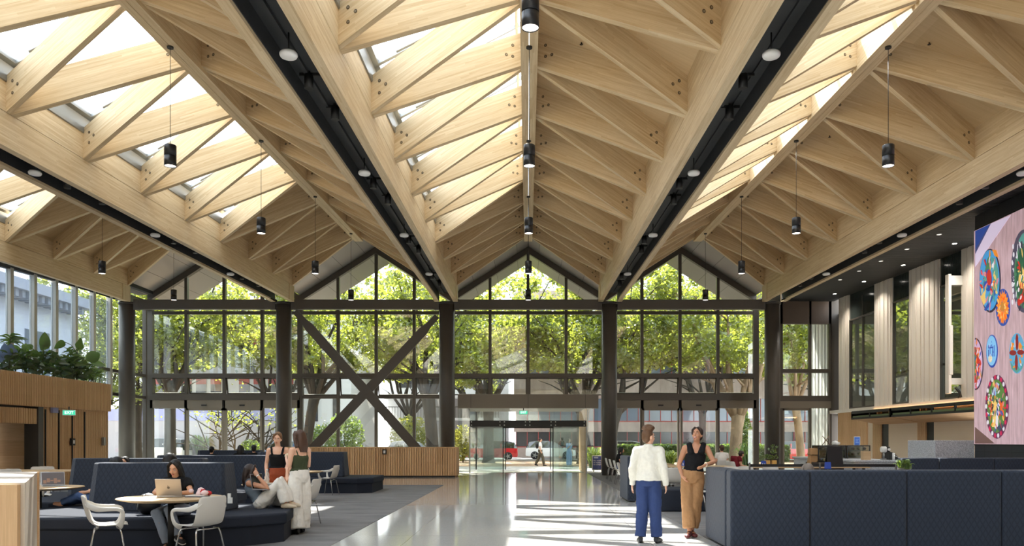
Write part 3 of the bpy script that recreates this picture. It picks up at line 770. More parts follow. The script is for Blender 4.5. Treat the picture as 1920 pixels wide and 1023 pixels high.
# white building with red panels
b = thing('white_building', 'white building with rows of red framed windows behind the left trees', 'building', (-34, 70, GZ))
mb = MB(); mb.box((0, 0, 0), (18.6, 12, 17)); mb.build('wall', WHITEW, b)
for z0, z1 in ((5.5, 7.2), (8.8, 10.7), (12, 13.9)):
    for k in range(9):
        x = 1.2+k*1.28 + (1.2 if k > 4 else 0)
        mb = MB(); mb.box((x, -.06, z0), (x+.9, .05, z1-.75)); f = mb.build('window', DARKW, b)
        mb = MB(); mb.box((x, -.07, z1-.75), (x+.9, .05, z1)); mb.build('red_panel', RED, f)
for x in (15.2, 17.0):
    for z in (3.2, 6.8, 10.4):
        mb = MB(); mb.box((x, -.06, z), (x+.5, .05, z+2.2)); mb.build('window', DARKW, b)
b = thing('far_building', 'pale far building with a railed walkway seen between the tree trunks', 'building', (-15, 84, GZ))
mb = MB(); mb.box((0, 2, 0), (13, 14, 13)); mb.build('wall', WHITEW, b)
mb = MB(); mb.box((0, -.5, 3.6), (12, 2, 3.9)); mb.box((0, -.5, 5.9), (12, 2, 6.2)); mb.build('walkway_slab', WHITEW, b)
mb = MB()
for k in range(41): mb.box((k*.3-.02, -.5, 3.9), (k*.3+.02, -.46, 5.0))
mb.box((0, -.52, 5.0), (12, -.44, 5.08)); mb.build('railing', FRAME, b)
for k in range(5):
    mb = MB(); mb.box((1+k*2.4, 1.95, 7.2), (2.6+k*2.4, 2.05, 9.2)); mb.build('window', DARKW, b)
mb = MB(); mb.box((-32, 61, GZ), (-19.3, 61.3, 3.0)); mb.box((-32, 60.98, 3.0), (-19.3, 61.32, 3.9), 1)
tag(mb.build('boundary_wall', [flat('boundary_shaded_white', srgb(168, 164, 170), .8, 0, .2, .05, .4), LILAC], loc=(-32, 61, GZ)), 'long white boundary wall with a lilac band along its top', 'wall', kind='thing')  # shade on the white wall put into its colour as a duller grey
b = thing('neighbour_building', 'grey neighbouring building with a bracketed eave beyond the left windows', 'building', (-24.5, 12, GZ))
mb = MB(); mb.box((-6, 0, 0), (0, 31, 8.3)); mb.build('wall', flat('grey_render', srgb(226, 231, 240), .8, 0, .2, .04, .5), b)
mb = MB(); mb.box((-6, 0, 8.6), (1.0, 31.5, 9.1)); mb.build('eave', flat('eave_grey', srgb(170, 174, 182), .7), b)
mb = MB()
for k in range(62): mb.box((0, k*.5, 8.25), (.85, k*.5+.22, 8.6))
mb.build('eave_brackets', flat('eave_grey2', srgb(140, 146, 154), .7), b)
for k in range(4):
    mb = MB(); mb.box((-.05, 12+k*5, 4.6), (.03, 14+k*5, 7)); mb.build('window', BGLASS, b)
mb = MB()
for k in range(13): mb.box((14.15-[0, .05, .02, .07][k % 4], 37.25+k*.22, GZ), (14.9, 37.47+k*.22, 7.5))
tag(mb.build('ribbed_annex', flat('white_ribbed', srgb(214, 214, 212), .5), loc=(14.15, 37.25, GZ)), 'bright white ribbed metal annex outside the narrow right bay', 'building')
# ---------------------------------------------------------------- trees
def leafmat(name, d, tr):
    t = NT(name)
    n = t.noise(t.obj(), .9, 2); wn2 = t.n('TexWhiteNoise', noise_dimensions='3D', i0=t.n('NewGeometry').outputs['Position'])
    c1 = t.mix(n, d, tuple(x*1.7 for x in d)); c2 = t.mix(n, tr, tuple(min(1, x*1.5) for x in tr))
    a = t.n('BsdfDiffuse', i0=c1); b_ = t.n('BsdfTranslucent', i0=c2); g = t.n('BsdfGlossy', i0=(1, 1, 1, 1)); t.set(g.inputs['Roughness'], .35)
    m = t.n('MixShader', i0=.5, i1=a.outputs[0], i2=b_.outputs[0]); m2 = t.n('MixShader', i0=.06, i1=m.outputs[0], i2=g.outputs[0])
    t.t.links.new(m2.outputs[0], t.o.inputs[0]); return t.mat
LEAF = leafmat('plane_leaf', (.022, .042, .014), (.42, .46, .055))
LEAF2 = leafmat('far_leaf', (.035, .06, .018), (.5, .48, .08))
LEAFD = leafmat('shrub_leaf', (.05, .09, .035), (.22, .30, .05))
BARK = simple_noise('bark', srgb(36, 30, 25), srgb(64, 54, 43), 2.5, .85, (1, 1, .3), .3)
BARKL = simple_noise('sunlit_bark', srgb(104, 84, 62), srgb(146, 122, 96), 2.2, .8, (1, 1, .4), .3)  # sunlight on the trunk put into a lighter bark colour
def leaf_at(mb, rng, p, size):
    u = Vector((rng.gauss(0, 1), rng.gauss(0, 1), rng.gauss(0, .8))).normalized(); v = u.orthogonal().normalized(); v.rotate(Matrix.Rotation(rng.uniform(0, 6.28), 3, u))
    s = size*rng.uniform(.6, 1.3); w = u.cross(v)
    b = len(mb.v); mb.v += [p-u*s*.6, p+v*s*.42-u*s*.05+w*s*.12, p+u*s*.62, p-v*s*.42-u*s*.05+w*s*.12]
    mb.f.append([b, b+1, b+2]); mb.f.append([b, b+2, b+3]); mb.m += [0, 0]; mb.sm += [False, False]; mb.ud += [None, None]
def make_tree(x, y, r, hf, nl, label, seed, bark=BARK, leaf=LEAF, lean=(0, 0), spread=1.0, hmax=13.5, nleaf=5200, lmin=4.8, lsz=.34, group='street trees'):
    rng = random.Random(seed)
    root = thing('street_tree', label, 'tree', (x, y, GZ), 0, group)
    mb = MB()
    top = Vector((lean[0], lean[1], hf))
    mb.tube([(0, 0, -.1), (0, 0, .25), (lean[0]*.2, lean[1]*.2, hf*.35), (lean[0]*.6, lean[1]*.6, hf*.75), top, top+Vector((lean[0]*.2, 0, .7))], [r*1.25, r*.95, r*.84, r*.82, r*.95, r*.45], 12)
    tips = []
    for i in range(nl):
        a = 2*math.pi*(i+rng.uniform(-.25, .25))/nl
        out = rng.uniform(1.6, 4.2)*spread; H = rng.uniform(hmax-4, hmax)-hf
        d = Vector((math.cos(a), math.sin(a)*.8, 0))
        p0 = top-Vector((0, 0, .35)); pts = [p0]; rad = [r*.5]
        for q in (.22, .45, .7, 1):
            p = p0 + d*out*(q**.75) + Vector((rng.uniform(-.3, .3), rng.uniform(-.3, .3), H*q)); pts.append(p); rad.append(max(.035, r*.5*(1-q)**.8*.9))
        mb.tube(pts, rad, 7); tips += pts[2:]
        for k in range(3):
            b0 = pts[1+k]; dd = Vector((math.cos(a+rng.uniform(-1.3, 1.3)), math.sin(a+rng.uniform(-1.3, 1.3)), rng.uniform(.1, .9)))
            L = rng.uniform(1.6, 3.2); b1 = b0+dd*L*.5+Vector((0, 0, .2)); b2 = b0+dd*L+Vector((0, 0, rng.uniform(-.3, .5)))
            mb.tube([b0, b1, b2], [rad[1+k]*.55+.01, .05, .02], 5); tips += [b1, b2]
    mb.build('trunk', bark, root)
    lm = MB(); cl = []
    for t_ in tips:
        cl.append((t_, rng.uniform(.5, 1.0)))
        for q in range(2): cl.append((t_+Vector((rng.gauss(0, 1.0), rng.gauss(0, 1.0), rng.gauss(.2, .7))), rng.uniform(.4, .9)))
    cl = [(c, q) for c, q in cl if c.z > lmin]
    per = max(4, int(nleaf/len(cl)))
    for c, q in cl:
        for k in range(per):
            p = c+Vector((rng.gauss(0, q*.46), rng.gauss(0, q*.46), rng.gauss(0, q*.34)))
            leaf_at(lm, rng, p, lsz)
    lm.build('crown', leaf, root)
    return root
TR = [(258, 51, .3, 4.0, 6, 'thin street tree at far left, seen in the glazed corner', 0, 0),
      (319, 50, .40, 4.6, 9, 'street tree with thick dark trunk behind the left door bay', 0, 0),
      (573, 51, .38, 4.4, 8, 'street tree with trunk beside the column at the crossed braces', 0, .6),
      (812, 50.5, .46, 4.2, 8, 'street tree with thick dark trunk at the right end of the timber desk', 0, -.3),
      (916, 55, .42, 4.0, 7, 'street tree with dark trunk behind the left lobby glass', 0, 0),
      (1092, 53, .36, 4.0, 7, 'street tree rising behind the timber side of the entrance lobby', 0, .2),
      (1142, 51, .34, 3.6, 6, 'street tree whose trunk stands behind the column right of the entrance', 0, .6),
      (1378, 48.5, .44, 3.0, 8, 'street tree with pale mottled trunk behind the right door bay', 1, .2),
      (1502, 52, .3, 4.0, 6, 'street tree with slim pale branches seen in the narrow right bay', 1, -.4)]
tree_roots = []
for i, (px, Y, r, hf, nl, lb, pale, ln) in enumerate(TR):
    tree_roots.append(make_tree((px-VX)*Y/FPX, Y, r, hf, nl, lb, 100+i, BARKL if pale else BARK, LEAF, (ln, 0), .8 if i in (0, 8) else 1.05, 14.0, 15000 if i not in (0,) else 6000, (5.4, 6.3, 6.0, 5.4, 5.2, 5.6, 6.2, 6.3, 5.6)[i], .21))
bk = make_tree(-30, 66, .35, 4, 8, 'tall backlit tree farther along the street, leftmost of the far row', 300, BARK, LEAF2, (0, 0), 1.2, 16, 8000, 7.6, .34, 'far row of trees')
for i, (x, y, rz) in enumerate(((-21, 67.5, 1.1), (-11.5, 78, 2.3), (-4.5, 68.5, 3.4), (4.5, 67.8, .5), (15, 68.5, 4.2), (25.5, 68, 2.9))):
    dup(bk, (x, y, GZ), rz, 'tall backlit tree farther along the street, %s of the far row from the left' % ORD[i+1])
# tree reflected / seen left of the planter windows
make_tree(-24.6, 46.2, .22, 3.2, 6, 'small garden tree outside the end of the left window wall', 400, BARK, LEAF, (0, 0), .6, 9.5, 6000, 3.0, .17)
# ---------------------------------------------------------------- hedges, shrubs
def shrub(name, label, cat, x, y, sx_, sy_, h, n, size, mat_, seed, group=None, stems=False):
    rng = random.Random(seed); lm = MB()
    for k in range(n):
        while True:
            p = Vector((rng.uniform(-1, 1), rng.uniform(-1, 1), rng.uniform(-1, 1)))
            if .45 < p.length < 1: break
        leaf_at(lm, rng, Vector((p.x*sx_, p.y*sy_, h*.55+p.z*h*.5)), size)
    if stems:
        for k in range(5): lm.tube([(0, 0, 0), (rng.uniform(-.3, .3)*sx_, rng.uniform(-.2, .2), h*.6)], [.04, .015], 5, 1)
    o = lm.build(name, [mat_, BARK]); o.location = (x, y, GZ)
    return tag(o, label, cat, group)
def hedge():
    rng = random.Random(9); lm = MB()
    for k in range(6000):
        f = rng.random(); x = rng.uniform(0, 12.5); 
        if f < .5: p = Vector((x, -.5+rng.uniform(-.05, .05), rng.uniform(0, 1.15)))
        else: p = Vector((x, rng.uniform(-.5, .5), 1.15+rng.uniform(-.08, .08)))
        leaf_at(lm, rng, p, .2)
    lm.box((0, -.42, 0), (12.5, .42, 1.08), 0)
    o = lm.build('hedge', LEAFD); o.location = (6.2, 57.5, GZ); tag(o, 'long clipped green hedge along the street behind the right door bay', 'hedge')
hedge()
def strap(label, x, y, h, n, seed, w_=.9, mat_=LEAFD):
    rng = random.Random(seed); lm = MB()
    for k in range(n):
        a = rng.uniform(0, 6.28); o = rng.uniform(.25, 1)*w_; b = Vector((rng.uniform(-.2, .2)*w_, rng.uniform(-.2, .2), 0)); d = Vector((math.cos(a), math.sin(a), 0)); sd = Vector((-d.y, d.x, 0))*.045
        H = h*rng.uniform(.6, 1.1); pr = [b, b+d*o*.35+Vector((0, 0, H*.65)), b+d*o*.75+Vector((0, 0, H*.95)), b+d*o*1.15+Vector((0, 0, H*.75))]
        bb = len(lm.v)
        for i, p in enumerate(pr): q = sd*(1, 1, .8, .1)[i]; lm.v += [p-q, p+q]
        for i in range(3): lm.f.append([bb+2*i, bb+2*i+1, bb+2*i+3, bb+2*i+2]); lm.m.append(0); lm.sm.append(True); lm.ud.append(None)
    o = lm.build('strappy_plant', mat_); o.location = (x, y, GZ); return tag(o, label, 'plant', 'strappy plants outside')
strap('large clump of strappy leaves outside the left sliding door', *FL(378, 862).xy, 1.9, 130, 1, 1.2)
strap('clump of strappy leaves outside by the blue notice board', (1112-VX)*45/FPX, 45, 1.15, 90, 2, .8, leafmat('sun_strap', (.1, .15, .04), (.4, .45, .08)))
strap('clump of strappy leaves under the pale trunked tree', (1400-VX)*46/FPX, 46, 1.4, 100, 3, .9)
strap('low strappy clump outside near the second left door leaf', (455-VX)*45/FPX, 45, .9, 90, 4, 1.3)
strap('low strappy clump left of the pale trunked tree', (1255-VX)*50/FPX, 50, .9, 80, 5, 1.0, bpy.data.materials['sun_strap'])
shrub('flowering_shrub', 'round shrub with pale blossom beside the white building', 'shrub', (645-VX)*58/FPX, 58, 1.5, 1.1, 3.4, 1500, .2, LEAFD, 5, None, True)
shrub('green_shrub', 'dark green shrub left of the blossoming one', 'shrub', (600-VX)*59/FPX, 59, 1.0, .9, 2.6, 800, .2, LEAFD, 6, None, True)
shrub('yellow_green_shrub', 'bright yellow green shrub beyond the parked cars by the far building', 'shrub', (770-VX)*70/FPX, 70, 1.8, 1.4, 3.6, 1200, .25, LEAF2, 7, None, True)
shrub('leafy_shrub', 'leafy shrub left of the lobby behind the desk end', 'shrub', (868-VX)*56/FPX, 56, .8, .8, 2.6, 700, .2, LEAF2, 8, None, True)
shrub('low_shrub', 'low grey green shrub against the white boundary wall', 'shrub', (470-VX)*55/FPX, 55, .9, .7, 1.5, 700, .16, LEAFD, 11, None, True)
shrub('conifer_shrub', 'dark conical shrub right of the pale trunked tree', 'shrub', (1392-VX)*54/FPX, 54, .6, .6, 3.6, 900, .2, LEAFD, 12, None, True)
for i, px in enumerate((412, 440, 500)):
    make_tree((px-VX)*57/FPX, 57, .07, 1.2, 5, ['slim bare young tree against the boundary wall, nearest the first door leaf', 'slim bare young tree against the middle of the boundary wall', 'slim bare young tree at the right end of the boundary wall'][i], 500+i, BARK, LEAF, (0, 0), .35, 5.0, 160, 2.6, .16, 'young trees by the wall')
# ---------------------------------------------------------------- cars
TYRE = flat('tyre', srgb(28, 28, 28), .8); CGL = flat('car_glass', srgb(30, 34, 38), .06, 0, .9)
def car(label, x, y, col, face, group=None, kind='hatch', cn=None):
    root = thing('car', label, 'car', (x, y, GZ), 0 if face > 0 else math.pi, group)
    # +x is the nose, local length about 4.1
    if kind == 'hatch': st = [(-2.02, .35, .75, .78, .78, .68), (-1.98, .28, .92, 1.0, .84, .70), (-1.75, .25, .95, 1.40, .86, .60), (-1.2, .22, .95, 1.50, .88, .62), (-.2, .22, .93, 1.50, .88, .63), (.45, .22, .92, 1.38, .88, .62), (1.05, .22, .92, .97, .88, .75), (1.7, .24, .84, .87, .84, .7), (2.0, .3, .68, .70, .74, .62), (2.06, .38, .58, .60, .62, .5)]
    else: st = [(-2.25, .4, .8, .82, .78, .7), (-2.2, .3, 1.0, 1.2, .88, .72), (-2.05, .28, 1.02, 1.62, .90, .72), (-1.2, .26, 1.02, 1.72, .92, .72), (.3, .26, 1.02, 1.70, .92, .72), (.75, .26, 1.02, 1.5, .92, .72), (1.1, .26, 1.02, 1.06, .9, .8), (2.0, .28, .96, 1.0, .86, .78), (2.2, .36, .7, .74, .78, .7), (2.25, .4, .6, .62, .7, .6)]
    mb = MB(); b = len(mb.v)
    for (X, zb, zt, zr, w_, wr) in st:
        for q in ((-w_, zb), (-w_*1.02, (zb+zt)/2), (-w_, zt), (-wr, zr), (wr, zr), (w_, zt), (w_*1.02, (zb+zt)/2), (w_, zb)): mb.v.append(Vector((X, q[0], q[1])))
    for i in range(len(st)-1):
        for k in range(8):
            m = 0
            gl = (st[i][3]-st[i][2] > .15) or (st[i+1][3]-st[i+1][2] > .15)
            if k in (2, 4) and gl: m = 1
            if k == 3 and abs(st[i][3]-st[i+1][3]) > .25: m = 1
            mb.f.append([b+i*8+k, b+(i+1)*8+k, b+(i+1)*8+(k+1) % 8, b+i*8+(k+1) % 8]); mb.m.append(m); mb.sm.append(False); mb.ud.append(None)
    for e in (0, len(st)-1):
        mb.f.append([b+e*8+k for k in range(8)]); mb.m.append(0); mb.sm.append(False); mb.ud.append(None)
    pm = flat(cn, col, .2, 0, .6, coat=1)
    mb.build('car_body', [pm, CGL], root, bevel=.03)
    p = MB()
    for X in (-.75, .2):
        for s in (-1, 1): p.box((X-.04, s*.80-.06, .95), (X+.04, s*.80+.06, 1.3))
    p.build('pillar', pm, root)
    for X in (-1.28, 1.3):
        for s in (-1, 1):
            wm = MB(); wm.lathe([(.2, -.1), (.32, -.1), (.335, -.06), (.335, .06), (.32, .1), (.2, .1)], n=20); wm.lathe([(.21, .085), (.12, .10), (.05, .11)], n=10, m=1)
            for k in range(5): wm.rbox((.13*math.cos(k*1.257), .13*math.sin(k*1.257), .1), (.2, .05, .02), k*1.257, 1)
            o = wm.build('wheel', [TYRE, ALU], root); o.location = (X, s*.8, .335); o.rotation_euler = (R(-90) if s > 0 else R(90), 0, 0)
    l = MB()
    e = st[1][0]
    for s in (-1, 1): l.box((e-.03, s*.62-.13, .72), (e+.12, s*.62+.16, .92))
    l.build('tail_light', flat('tail_red', srgb(150, 20, 18), .3), root)
    l = MB()
    for s in (-1, 1): l.box((st[-3][0]+.1, s*.6-.12, .62), (st[-2][0]+.02, s*.6+.12, .74))
    l.build('headlight', WHITE, root)
    return root
car('red hatchback parked across the street, seen through the entrance doors', -2.75, 62, srgb(186, 24, 34), -1, cn='car_red')
car('white car parked behind the column right of the entrance', 6.4, 58.5, srgb(226, 226, 224), -1, cn='car_white')
car('white off road car parked at far left behind the dark tree trunk', -27.6, 59.8, srgb(228, 228, 226), -1, kind='suv', cn='car_white')
car('white parked car over the left part of the timber desk', -13.5, 63.0, srgb(226, 226, 224), 1, cn='car_white')
car('silver parked car right of the white one over the timber desk', -9.0, 64.0, srgb(190, 194, 198), 1, cn='car_silver')
car('blue grey parked car behind the standing women at left', -17.9, 61.5, srgb(96, 118, 160), 1, cn='car_blue')
car('red car passing outside the narrow right bay', 19.6, 58, srgb(196, 30, 44), 1, cn='car_red')
car('white parked car left of the red hatchback across the street', 1.9, 66, srgb(226, 226, 224), 1, cn='car_white')
# notice board outside
root = thing('notice_board', 'blue notice board standing on the paving outside the entrance', 'sign', (3.56, 39.5, GZ))
mb = MB(); mb.box((-.36, -.03, .08), (.36, .03, .80)); mb.build('board', WHITE, root)
mb = MB(); mb.box((-.33, -.036, .11), (.33, -.03, .77)); mb.build('panel', flat('sign_blue', srgb(44, 58, 120), .5), root)
mb = MB(); mb.box((-.28, -.041, .66), (-.06, -.036, .73)); mb.build('badge', flat('sign_pale', srgb(170, 176, 210), .5), root)
def text(parent, body, loc, size, mat_, rot=(R(90), 0, 0), ext=.002, name='lettering', align='LEFT'):
    cu = bpy.data.curves.new(name, 'FONT'); cu.body = body; cu.size = size; cu.extrude = ext; cu.align_x = align; cu.resolution_u = 2
    t_ = bpy.data.objects.new(name, cu); COL.objects.link(t_)
    me = bpy.data.meshes.new_from_object(t_.evaluated_get(bpy.context.evaluated_depsgraph_get()))
    bpy.data.objects.remove(t_); bpy.data.curves.remove(cu)
    me.materials.clear(); me.materials.append(mat_)
    o = bpy.data.objects.new(name, me); COL.objects.link(o); o.parent = parent; o.location = loc; o.rotation_euler = rot; return o
text(root, 'No smoking\nor vaping\non campus', (-.29, -.04, .52), .095, WHITE)
mb = MB(); mb.box((-.3, .02, 0), (-.25, .2, .1)); mb.box((.25, .02, 0), (.3, .2, .1)); mb.build('foot', WHITE, root)
# ================================================================ LAMPS AND CEILING FITTINGS
def pendant(c, y, label):
    x = CX+c; zb = 6.84+.012*(y-15.6); zt = zR(y)-.09
    root = thing('pendant_lamp', label, 'lamp', (x, y, zt), 0, 'black cylinder pendant lamps')
    h = zb-zt
    mb = MB(); mb.lathe([(.06, -.035), (.06, 0)], n=14); mb.build('ceiling_rose', BLACK, root)
    mb = MB(); mb.cyl((0, 0, h+.40), (0, 0, -.03), .006, .006, 6); mb.build('cable', BLACK, root)
    mb = MB(); mb.lathe([(.06, h+.415), (.105, h+.41), (.113, h+.40), (.113, h+.205)], n=24); mb.lathe([(.10, h+.205), (.10, h+.19)], n=24); mb.lathe([(.113, h+.19), (.113, h+.0), (.105, h), (.105, h+.03)], n=24)
    mb.build('lamp_body', flat('lamp_black', srgb(40, 41, 43), .35, .3), root)
    mb = MB(); mb.lathe([(.104, h+.012), (.104, h+.018)], n=24); mb.build('diffuser', LAMPGLOW, root)
PY = [10.25, 15.6, 20.93, 26.27, 31.6]
for c, nm, ks in ((0, 'centre', range(5)), (-7, 'left', range(1, 5)), (7, 'right', range(1, 5)), (-14, 'left outer', range(2, 5))):
    for k in ks:
        i = k-(1 if c in (-7, 7) else (2 if c == -14 else 0)); n = 5-(5-len(list(ks)))
        pendant(c, PY[k], 'pendant lamp under the %s ridge, %s from the glass front' % (nm, ['nearest', 'second', 'third', 'fourth', 'fifth'][4-k]))
APM = flat('access_point_white', srgb(232, 232, 230), .4)
def access_point(x, y, label):
    z = zV(y)-.66
    root = thing('wifi_access_point', label, 'access point', (x, y, z), 0, 'white access points')
    mb = MB(); mb.lathe([(.02, -.02), (.115, -.015), (.13, .01), (.13, .035), (.11, .06), (.03, .065)], n=20)
    for v in mb.v: v.x *= 1.0; v.y *= 1.0
    mb.build('housing', APM, root)
    mb = MB(); mb.cyl((0, 0, .06), (0, 0, .34), .012, .012, 6); mb.build('drop_rod', BLACK, root)
for v, nm in ((-3.5, 'left of the centre bay'), (3.5, 'right of the centre bay'), (-10.5, 'at the left'), (10.5, 'at the right')):
    for k, y in enumerate((11.6, 17.0, 22.5, 28.2)):
        if abs(v) > 4 and k < 1: continue
        access_point(CX+v, y, 'white access point, slot %s, %s from the glass front' % (nm, ['fourth', 'third', 'second', 'first'][k]))
def spot(x, y, label):
    z = zV(y)-.60
    root = thing('track_spotlight', label, 'spotlight', (x, y, z), 0, 'spotlights in the valley slots')
    mb = MB(); mb.lathe([(.05, .26), (.075, .25), (.075, .02), (.07, .02)], n=16); mb.build('lamp_body', BLACK, root)
    mb = MB(); mb.lathe([(.07, .028), (.07, .033)], n=16); mb.build('diffuser', LAMPGLOW, root)
    mb = MB(); mb.box((-.15, -.02, .22), (.18, .02, .27)); mb.box((-.02, -.02, .24), (.02, .02, .3)); mb.build('bracket', BLACK, root)
for v, nm in ((-3.5, 'left of the centre bay'), (3.5, 'right of the centre bay'), (-10.5, 'at the left'), (10.5, 'at the right')):
    for k, y in enumerate((12.9, 14.2, 18.3, 19.6, 23.8, 25.1, 29.5, 31.0)):
        if abs(v) > 4 and k < 2: continue
        spot(CX+v+(.05 if k % 2 else -.06), y, 'black spotlight, slot %s, %s from the glass front' % (nm, ORD[7-k]))
k = 0
for x, ys_ in ((13.3, (24.9, 28.3, 31.6, 34.6)), (12.2, (23.7, 25.7, 27.6, 29.4, 31.2))):
    for y in ys_:
        k += 1
        root = thing('downlight', 'soffit downlight, %s, %s from its near end' % ('bright row by the wall' if x > 13 else 'dim row by the beam', ORD[list(ys_).index(y)]), 'downlight', (x, y, zS(y)), 0, 'soffit downlights')
        mb = MB(); mb.lathe([(.08, -.012), (.08, .0)], n=16); mb.build('trim_ring', ALU, root)
        mb = MB(); mb.lathe([(.065, -.016), (.065, -.012)], n=16); mb.build('lens', flat('down_bright', (1, .93, .84), .4, em=9) if x > 13 else flat('down_dim', (.9, .86, .8), .4, em=.6), root)
        if True:
            ld = bpy.data.lights.new('downlight_beam', 'SPOT'); ld.energy = 200 if x > 13 else 110; ld.spot_size = R(125); ld.spot_blend = .8; ld.color = (1, .9, .78); ld.shadow_soft_size = .06
            lo = bpy.data.objects.new('beam', ld); COL.objects.link(lo); lo.parent = root; lo.location = (0, 0, -.03)
EXITG = flat('exit_green', srgb(60, 190, 150), .4, em=.8); SIGNW = flat('sign_white', (1, 1, 1), .4, em=1.0)
def exit_sign(x, y, z, label, rz=0):
    root = thing('exit_sign', label, 'sign', (x, y, z), rz, 'green exit signs')
    mb = MB(); mb.box((-.2, -.02, 0), (.2, .02, .19)); mb.build('sign_box', WHITE, root)
    mb = MB(); mb.box((-.18, -.026, .02), (.18, -.02, .17)); mb.build('sign_face', EXITG, root)
    text(root, 'EXIT', (0, -.028, .055), .13, SIGNW, align='CENTER')
    mb = MB(); mb.box((-.02, -.015, .18), (.02, .015, .3)); mb.build('bracket', BLACK, root)
exit_sign(-.17, 36.41, 2.67, 'green exit sign hanging over the entrance doors')
exit_sign(-15.35, 26.8, 2.33, 'green exit sign under the timber fascia at left', R(30))
for c, nm in ((0, 'centre bay'), (7, 'right bay')):
    for k, y in enumerate((13.4, 16.1, 18.8, 21.4, 24.1)):
        x = CX+c+(1.05 if k % 2 else 2.2); z = zR(y)+(zV(y)-zR(y))*((x-CX-c-RW)/(HW-RW))+RD
        root = thing('sprinkler_head', 'tiny black sprinkler head, right slope of the %s, %s from the near end' % (nm, ORD[k]), 'sprinkler', (x, y, z), 0, 'sprinkler heads')
        mb = MB(); mb.cyl((0, 0, .01), (0, 0, -.05), .012, .012, 6); mb.lathe([(.035, -.055), (.035, -.048)], n=10); mb.build('sprinkler_body', BLACK, root)
# ================================================================ BIG SCREEN
sroot = thing('video_screen', 'large wall screen showing painted discs on a pinkish board wall', 'screen', (11.98, 21.44, 1.4))
def SM(name, col): return flat('screen_'+name, srgb(*col), .3, em=.42)
def SP(px, py, d=0.0):
    Y = 11.98*FPX/(px-VX); return Vector((11.98-d, Y, EYE-(py-VY)*Y/FPX))-sroot.location
mb = MB(); mb.box((0, -9.4, -.03), (.1, 0, 5.73)); mb.build('casing', BLACK, sroot)
def board():
    t = NT('screen_boards'); uv = t.uv(); sp = t.n('SeparateXYZ', i0=uv)
    fr = t.math('ABSOLUTE', t.math('SUBTRACT', t.math('FRACT', t.math('MULTIPLY', sp.outputs[0], 4.2)), .5))
    l = t.math('GREATER_THAN', fr, .465)
    n = t.noise(t.map(uv, (5, .5, 1)), 2.5, 4, .6)
    c = t.ramp(n, (.3, srgb(168, 138, 144)), (.7, srgb(204, 176, 184)))
    c = t.mix(t.math('MULTIPLY', l, .35), c, srgb(128, 98, 98))
    t.p(col=c, rough=.3, em=c, es=.42); return t.mat
mb = MB(); mb.box((-.006, -9.4, 0), (0, 0, 5.7)); mb.build('picture', board(), sroot)
def poly(name, pts, col, d=.010, th=.004, parent=None):
    mb = MB(); a = [SP(x, y, d) for x, y in pts]; mb.hexa(a, [p-Vector((th, 0, 0)) for p in a]); return mb.build(name, SM(*col), parent or sroot)
def ell(name, cx, cy_, rx, ry, col, d=.012, parent=None, n=28, clip=1829.0, rot=0):
    pts = []
    for k in range(n):
        q = 2*math.pi*k/n; u, v = rx*math.cos(q), ry*math.sin(q)
        pts.append((max(clip, cx+u*math.cos(rot)-v*math.sin(rot)*rx/ry), cy_+u*math.sin(rot)*ry/rx+v*math.cos(rot)))
    return poly(name, pts, col, d, .004, parent)
poly('painted_sky', [(1829.5, 433), (1829.5, 468), (1857, 420)], ('sky', (40, 72, 150)))
poly('painted_sky', [(1829.5, 468), (1857, 420), (1859, 419), (1829.5, 476)], ('frame', (70, 74, 120)), .011)
poly('pale_band', [(1829.5, 500), (1829.5, 472), (1859, 419), (1896, 403)], ('band', (214, 200, 226)))
poly('dark_corner', [(1829, 800), (1866, 831), (1829, 831)], ('corner', (104, 78, 72)))
DK = ('rim', (52, 44, 62)); BL = ('blue', (72, 150, 206)); GR = ('green', (72, 122, 88)); RDc = ('red', (190, 52, 44)); OR = ('orange', (226, 138, 50)); YE = ('yellow', (226, 190, 110)); NV = ('navy', (50, 78, 160)); WH = ('white', (216, 214, 222)); TE = ('teal', (84, 150, 140)); PK = ('pink', (206, 130, 140))
d1 = ell('painted_disc', 1857.5, 526, 20, 60, DK)
ell('disc_face', 1856.8, 525, 18.5, 57, BL, .017, d1); poly('disc_field', [(1861, 482), (1868, 484), (1873, 505), (1874, 535), (1866, 558), (1858, 570), (1852, 560), (1864, 530)], TE, .022, .004, d1)
poly('disc_field', [(1846, 520), (1853, 486), (1859, 474), (1861, 500), (1856, 520), (1848, 548)], GR, .022, .004, d1); poly('disc_field', [(1840, 556), (1848, 545), (1850, 566), (1846, 572)], YE, .022, .004, d1)
poly('disc_field', [(1862, 468), (1869, 468), (1874, 482), (1867, 480)], OR, .022, .004, d1); ell('disc_heart', 1855, 525, 7, 21, NV, .027, d1); ell('disc_heart', 1857, 520, 4.5, 15, RDc, .031, d1); poly('disc_field', [(1847, 580), (1858, 560), (1866, 550), (1858, 572), (1850, 583)], NV, .023, .004, d1)
d2 = ell('painted_disc', 1881.5, 576, 13.5, 35, NV)
fl = MB()
for k in range(18):
    a = 2*math.pi*k/18+.1; r1 = .96
    p = lambda r, w: SP(1881.5+13*r*math.cos(a+w), 575+33.5*r*math.sin(a+w), .018)
    q = [p(.2, 0), p(.66, -.19), p(r1, 0), p(.66, .19)]; fl.hexa(q, [v-Vector((.004, 0, 0)) for v in q])
fl.build('sunflower_petals', SM(*OR), d2); ell('sunflower_heart', 1881.5, 575, 3.4, 9, ('heart', (190, 130, 60)), .024, d2)
d3 = ell('painted_disc', 1921, 508, 24, 78, ('lace', (78, 74, 92))); ell('disc_face', 1923, 516, 20, 62, GR, .017, d3); ell('disc_face', 1923, 516, 17, 55, ('dgreen', (44, 88, 66)), .021, d3)
